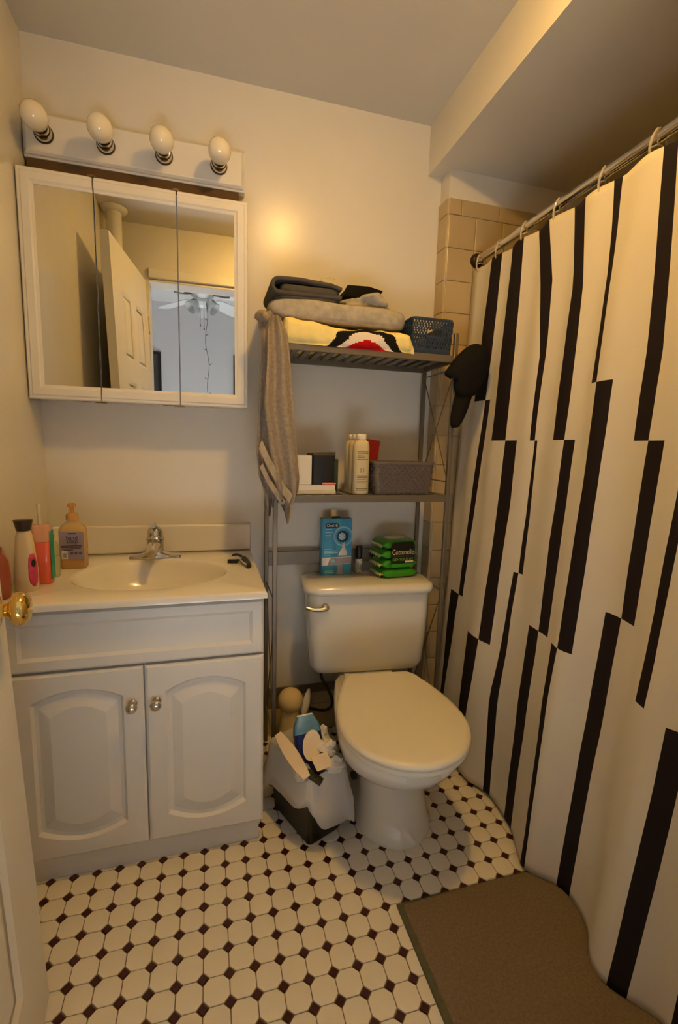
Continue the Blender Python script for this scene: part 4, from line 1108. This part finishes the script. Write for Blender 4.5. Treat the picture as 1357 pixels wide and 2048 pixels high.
for i, (cx, cy, cz, r, sd, sc, lb) in enumerate((
    (.800, -.470, .246, .030, 3, (1.1, .9, .8), 'crumpled white tissue right of the paper disc in the bin'),
    (.808, -.515, .226, .028, 9, (1.1, .9, .7), 'crumpled white tissue at the right front rim of the bin'),
    (.800, -.415, .246, .024, 14, (1, .8, 1.2), 'crumpled white tissue at the back right of the bin'),
    (.725, -.505, .208, .026, 21, (1, 1.2, .6), 'crumpled white tissue at the front of the bin'))):
    tag(crumple((cx, cy, cz), r, sd, .55, 3, sc).build('crumpled_tissue', paper_m, None, (cx, cy, cz-r), smooth=True, sharp=28), lb, 'tissue', 'crumpled tissues in the bin')
m = MB(); m.obox((.773, -.522, .246), (.055, .040, .003), rotm('Z', .35) @ rotm('X', .55) @ rotm('Y', .15))
tag(m.build('paper_square', peach_m, None, (.773, -.522, .25), bevel=.001), 'pale square of card lying on top of the bin', 'paper')
m = MB(); lo = []
for k in range(9):
    t = k/8; p = Vector((.672, -.392, .256)).lerp(Vector((.726, -.550, .226)), t); wv = .010+.008*math.sin(t*PI)
    sd_ = Vector((.85, .25, .35)).normalized()
    lo.append([p-sd_*wv, p+sd_*wv, p+sd_*wv+Vector((0,0,.003)), p-sd_*wv+Vector((0,0,.003))])
tag(m.loft(lo).build('card_strip', peach_m, None, (.70, -.48, .25), smooth=True, sharp=40), 'long pale card strip along the left rim of the bin', 'paper')
m = MB(); m.obox((.748, -.535, .214), (.05, .02, .012), rotm('Z', -.7) @ rotm('Y', .3)); m.obox((.751, -.546, .216), (.012, .008, .014), rotm('Z', .4))
tag(m.build('dark_scrap', mat('dark_scrap_card', srgb(50, 46, 34), .6), None, (.745, -.545, .23), bevel=.002), 'dark scrap at the front lip of the bin', 'scrap')

# toilet brush set behind the bin
br = thing('toilet_brush', 'white round toilet brush holder with pale handle behind the bin', 'toilet brush', (.757, -.115, 0))
MB().lathe((.757, -.115, .0005), [(.044,0),(.048,.01),(.042,.06),(.036,.12),(.032,.165)], 28).build('stand', mat('cream_plastic', srgb(226, 204, 150), .22), br, smooth=True)
MB().lathe((.757, -.115, .166), [(.030,-.004),(.038,.004),(.0435,.018),(.0445,.032),(.041,.048),(.032,.061),(.018,.070),(.001,.073)], 32).build('dome', MATS['cream_plastic'], br, smooth=True)
lo = []
for k in range(11):
    t = k/10; p = Vector((.800, -.135, .135)).lerp(Vector((.822, -.118, .232)), t); r = .004+.010*math.sin(PI*min(1, t*.95+.05))**.8
    lo.append([p+Vector((math.cos(2*PI*j/16)*r, math.sin(2*PI*j/16)*r*.7, 0)) for j in range(16)])
MB().loft(lo).build('handle', mat('white_handle', (.74, .75, .76), .3), br, smooth=True)

# ------------------------------------------------------------------ bathtub (behind the curtain), rod, rings, curtain
tub = thing('bathtub', 'white bathtub hidden behind the striped curtain', 'bathtub', (1.70, -.70, 0))
MB().loft([rrect(1.70, -.698, .70, 1.262, .03, .0005), rrect(1.70, -.698, .71, 1.262, .03, .37), rrect(1.70, -.698, .71, 1.262, .03, .382), rrect(1.70, -.698, .56, 1.10, .14, .382), rrect(1.70, -.698, .46, .95, .14, .09)]).build('shell', porc_m, tub, smooth=True, sharp=40)
RX, RZ_ = 1.412, 1.752
rod = thing('curtain_rod', 'chrome shower rod running from the tiled wall', 'curtain rod', (RX, -.07, RZ_))
MB().tube([(RX, -.0705, RZ_), (RX, YF+.001, RZ_-.006)], .0132, 20).build('tube', chrome_m, rod, smooth=True)
MB().lathe((RX, -.0702, RZ_), [(.024,0),(.024,.008),(.019,.016),(.0135,.018)], 28, (0,-1,0)).build('flange', bronze_m, rod, smooth=True)
RINGS = [-.105, -.213, -.348, -.483, -.632, -.773, -.92, -1.06, -1.20]
lab_r = ['clear plastic curtain ring nearest the tiled wall', 'second clear curtain ring from the tiled wall', 'third clear curtain ring from the tiled wall', 'fourth clear curtain ring from the tiled wall', 'fifth clear curtain ring from the tiled wall', 'sixth clear curtain ring from the tiled wall', 'seventh clear curtain ring from the tiled wall', 'eighth clear curtain ring from the tiled wall', 'ninth clear curtain ring, farthest from the tiled wall']
rme = None
for k, y in enumerate(RINGS):
    if rme is None:
        pts = []
        for i in range(36):
            a = 2*PI*i/36
            pts.append((math.cos(a)*.018, .004*math.sin(2*a), -.012+math.sin(a)*.030))
        mb = MB().tube(pts, .0028, 8, closed=True).tube([(-.018, 0, -.02), (0, 0, .002-.014), (.018, 0, -.02)], .0018, 6)
        ro = mb.build('curtain_ring', clearring_m, None, (0, 0, 0), smooth=True); rme = ro.data
    else:
        ro = bpy.data.objects.new('curtain_ring', rme); C.objects.link(ro)
    ro.location = (RX, y, RZ_-.005); ro.rotation_euler = (0, 0, .25*math.sin(k*2.1))
    tag(ro, lab_r[k], 'curtain ring', 'clear rings on the shower rod')

hem = [(-.06,1.33),(-.2,1.318),(-.381,1.288),(-.422,1.30),(-.461,1.318),(-.495,1.33),(-.583,1.318),(-.624,1.312),(-.715,1.271),(-.739,1.263),(-.765,1.285),(-.795,1.315),(-.833,1.327),(-.878,1.32),(-.912,1.304),(-.949,1.27),(-.985,1.252),(-1.01,1.256),(-1.039,1.278),(-1.07,1.302),(-1.12,1.31),(-1.2,1.27),(-1.3,1.30)]
hyA = np.array([h[0] for h in hem][::-1]); hxA = np.array([h[1] for h in hem][::-1])
def hemx(y): return float(np.mean([np.interp(y+d, hyA, hxA) for d in (-.014, -.007, 0, .007, .014)]))
def cur_x(y, z):
    t = min(max((1.72-z)/1.708, 0), 1)
    wr = .0045*mnoise.noise(Vector((y*16, z*3.0, 2.1))) + .0022*mnoise.noise(Vector((y*30, z*9, 7.7)))
    return 1.405 + wr + (hemx(y)-1.405)*t + .006*math.sin(y*2*PI/.14+.8)*(1-t)
S = [  # (M(z), L offset(z), R offset(z)) as tables of z: y
 dict(M=[(1.70,-.2374),(1.414,-.2415),(1.254,-.2341),(.829,-.2192),(.573,-.207),(.185,-.170),(.02,-.165)], L=[(1.7,.047),(1.42,.058),(.57,.065),(.18,.03)], R=[(1.25,-.025),(.83,-.0285),(.58,-.027)], ab=1.254, bc=.576),
 dict(M=[(1.715,-.3512),(1.389,-.3736),(1.241,-.3771),(1.12,-.3825),(.911,-.3866),(.482,-.3809),(.212,-.3639),(.02,-.36)], L=[(1.7,.063),(1.4,.0725),(1.12,.069),(.47,.0753),(.2,.058)], R=[(1.118,-.0526),(.917,-.0515),(.497,-.046)], ab=1.119, bc=.482),
 dict(M=[(1.723,-.4619),(1.555,-.499),(1.365,-.5059),(1.23,-.5036),(1.117,-.5057),(.733,-.4992),(.492,-.4916),(.325,-.4787),(.022,-.4908)], L=[(1.73,.0597),(1.56,.0464),(1.365,.0205),(1.23,.0171),(1.117,.0168),(.73,.0173),(.49,.0235),(.32,.029),(.02,.0254)], R=[(1.117,-.0088),(.893,-.015),(.733,-.0164)], ab=1.118, bc=.732),
 dict(M=[(1.717,-.5881),(1.511,-.6212),(1.342,-.6269),(1.219,-.6283),(1.118,-.628),(.606,-.6271),(.406,-.621),(.033,-.6217)], L=[(1.72,.044),(1.48,.041),(1.34,.0463),(1.12,.0455),(.6,.046),(.02,.044)], R=[(1.117,-.0352),(.615,-.044)], ab=1.1185, bc=.607),
 dict(M=[(1.722,-.6897),(1.509,-.7061),(1.325,-.7135),(1.251,-.716),(1.034,-.7251),(.905,-.7234),(.602,-.7300),(.467,-.7245),(.025,-.7386)], L=[(1.72,.0233),(1.51,.0156),(1.33,.0203),(1.25,.021),(.6,.031),(.45,.0241),(.02,.0177)], R=[(1.25,-.0455),(1.04,-.040),(.91,-.041),(.61,-.037)], ab=1.2515, bc=.606),
 dict(M=[(1.717,-.8199),(1.297,-.8635),(1.114,-.8627),(.727,-.8597),(.533,-.8519),(.013,-.8325)], L=[(1.72,.0261),(1.3,.0407),(1.114,.041),(.727,.0437),(.52,.0404),(.015,.0332)], R=[(1.112,-.0406),(.731,-.0425)], ab=1.1145, bc=.7275),
 dict(M=[(1.72,-.955),(1.029,-.9567),(.701,-.9549),(.593,-.9509),(.02,-.925)], L=[(1.7,.03),(.5,.03)], R=[(.805,-.0245),(.588,-.0269)], ab=1.25, bc=.591, nc=True),
 dict(M=[(1.72,-1.07),(.459,-1.0537),(.014,-1.0393)], L=[(1.7,.03),(.58,.032),(.011,.030)], R=[(1.1,-.035)], ab=1.118, bc=.5795, na=False),
 dict(M=[(1.72,-1.15),(.1,-1.14),(.02,-1.138)], L=[(1.7,.035),(.1,.034)], R=[(1.1,-.03)], ab=1.25, bc=.60),
]
def tab(T, z):
    T = sorted(T); return float(np.interp(z, [a for a, b in T], [b for a, b in T]))
brk = sorted({s['ab'] for s in S} | {s['bc'] for s in S})
zl = sorted(set([.012, .03, .1, .2, .3, .4, .5, .66, .8, .9, 1.0, 1.06, .15, .25, .35, .44, .54, .69, .76, .85, .95, 1.16, 1.21, 1.3, 1.35, 1.4, 1.45, 1.5, 1.55, 1.6, 1.66, 1.7, 1.718]) | set(brk))[::-1]
SUB = 4
rows = []; colkind = []
for zi, z in enumerate(zl):
    cols = [-.076 if z > 1.3 else -.085 - .02*max(0, 1.3-z)]
    if zi == 0: colkind.append(('w', 0))
    ys = []
    for k, s in enumerate(S):
        mm = tab(s['M'], z); ll = mm+tab(s['L'], z); rr = mm+tab(s['R'], z)
        ys += [ll, mm, rr]
    ys.append(-1.225); ys.append(-1.30)
    allc = cols+ys
    for i in range(1, len(allc)): allc[i] = min(allc[i], allc[i-1]-.003)
    row = []
    for i in range(len(allc)-1):
        for q in range(SUB):
            y = allc[i] + (allc[i+1]-allc[i])*q/SUB
            row.append(y)
    row.append(allc[-1]); rows.append(row)
def ringsag(y): 
    d = min(abs(y-r) for r in RINGS)
    return -.008*min(d/.07, 1)**2 if d else 0
Pg = []
for z, row in zip(zl, rows):
    pr_ = []
    for y in row:
        zz = z
        if z > 1.69: zz = z + ringsag(y)*(z-1.69)/.028*.6
        pr_.append((cur_x(y, z), y, zz))
    Pg.append(pr_)
def curmat(i, j):
    zm = (zl[i]+zl[i+1])/2; c_ = j//SUB   # c_=0: left margin; then per stripe: [L,M],[M,R],[R,nextL]
    if c_ == 0: return 0
    k, q = divmod(c_-1, 3)
    if k >= len(S): return 0
    s = S[k]
    seg = 'a' if zm > s['ab'] else ('b' if zm > s['bc'] else 'c')
    if seg == 'c' and s.get('nc'): return 0
    if seg == 'b' and k == 7: return 0
    if q == 0 and seg in 'ac': return 1
    if q == 1 and seg == 'b': return 1
    return 0
cur = thing('shower_curtain', 'white shower curtain with staggered black vertical stripes', 'shower curtain', (1.29, -.7, 0))
MB().grid(Pg, mif=curmat).build('fabric', [curtain_w, curtain_k], cur, smooth=True, sharp=180, solid=.0012, fix=False)
# liner hanging inside the tub edge
Pl = []
for z in (1.70, 1.2, .8, .5, .3):
    Pl.append([(1.452+.014*math.sin(y*55)+.012*(1.7-z), y, z) for y in [-.08-.02*k for k in range(60)]])
tag(MB().grid(Pl).build('curtain_liner', curtain_w, None, (1.43, -.7, .3), smooth=True, sharp=180, solid=.001, fix=False), 'plain white liner hanging behind the striped curtain', 'curtain liner')

# ------------------------------------------------------------------ bath mat
mt = thing('bath_mat', 'grey-brown bath mat with green-grey edge beside the curtain', 'bath mat', (1.12, -1.02, 0))
x0, x1, y0, y1 = .921, 1.345, -1.29, -.747
P_ = []
nx, ny = 70, 90
def matz(u, v):
    e = min(u, 1-u)*(x1-x0); e2 = min(v, 1-v)*(y1-y0)
    return .0105*min(1, (min(e, e2)/.012+.25))**.5 + .0012*mnoise.noise(Vector((u*60, v*75, 0)))
top_ = [[(x0+(x1-x0)*i/nx - .012*(1-j/ny)*0, y0+(y1-y0)*j/ny + .004*math.sin(i/nx*3), .0006+matz(i/nx, j/ny)) for i in range(nx+1)] for j in range(ny+1)]
mm_ = MB().grid(top_)
mm_.build('pile', mat_m, mt, smooth=True, sharp=80, solid=0)
MB().loft([[(x0-.012, y0, .0004), (x0+.004, y0, .0004), (x0+.004, y0, .0075), (x0-.010, y0, .006)], [(x0-.012, y1+.004, .0004), (x0+.004, y1+.004, .0004), (x0+.004, y1+.004, .0075), (x0-.010, y1+.004, .006)]]).build('binding', matedge_m, mt)
MB().box(x0-.012, x1, y1-.002, y1+.006, .0004, .0055).build('binding', matedge_m, mt)
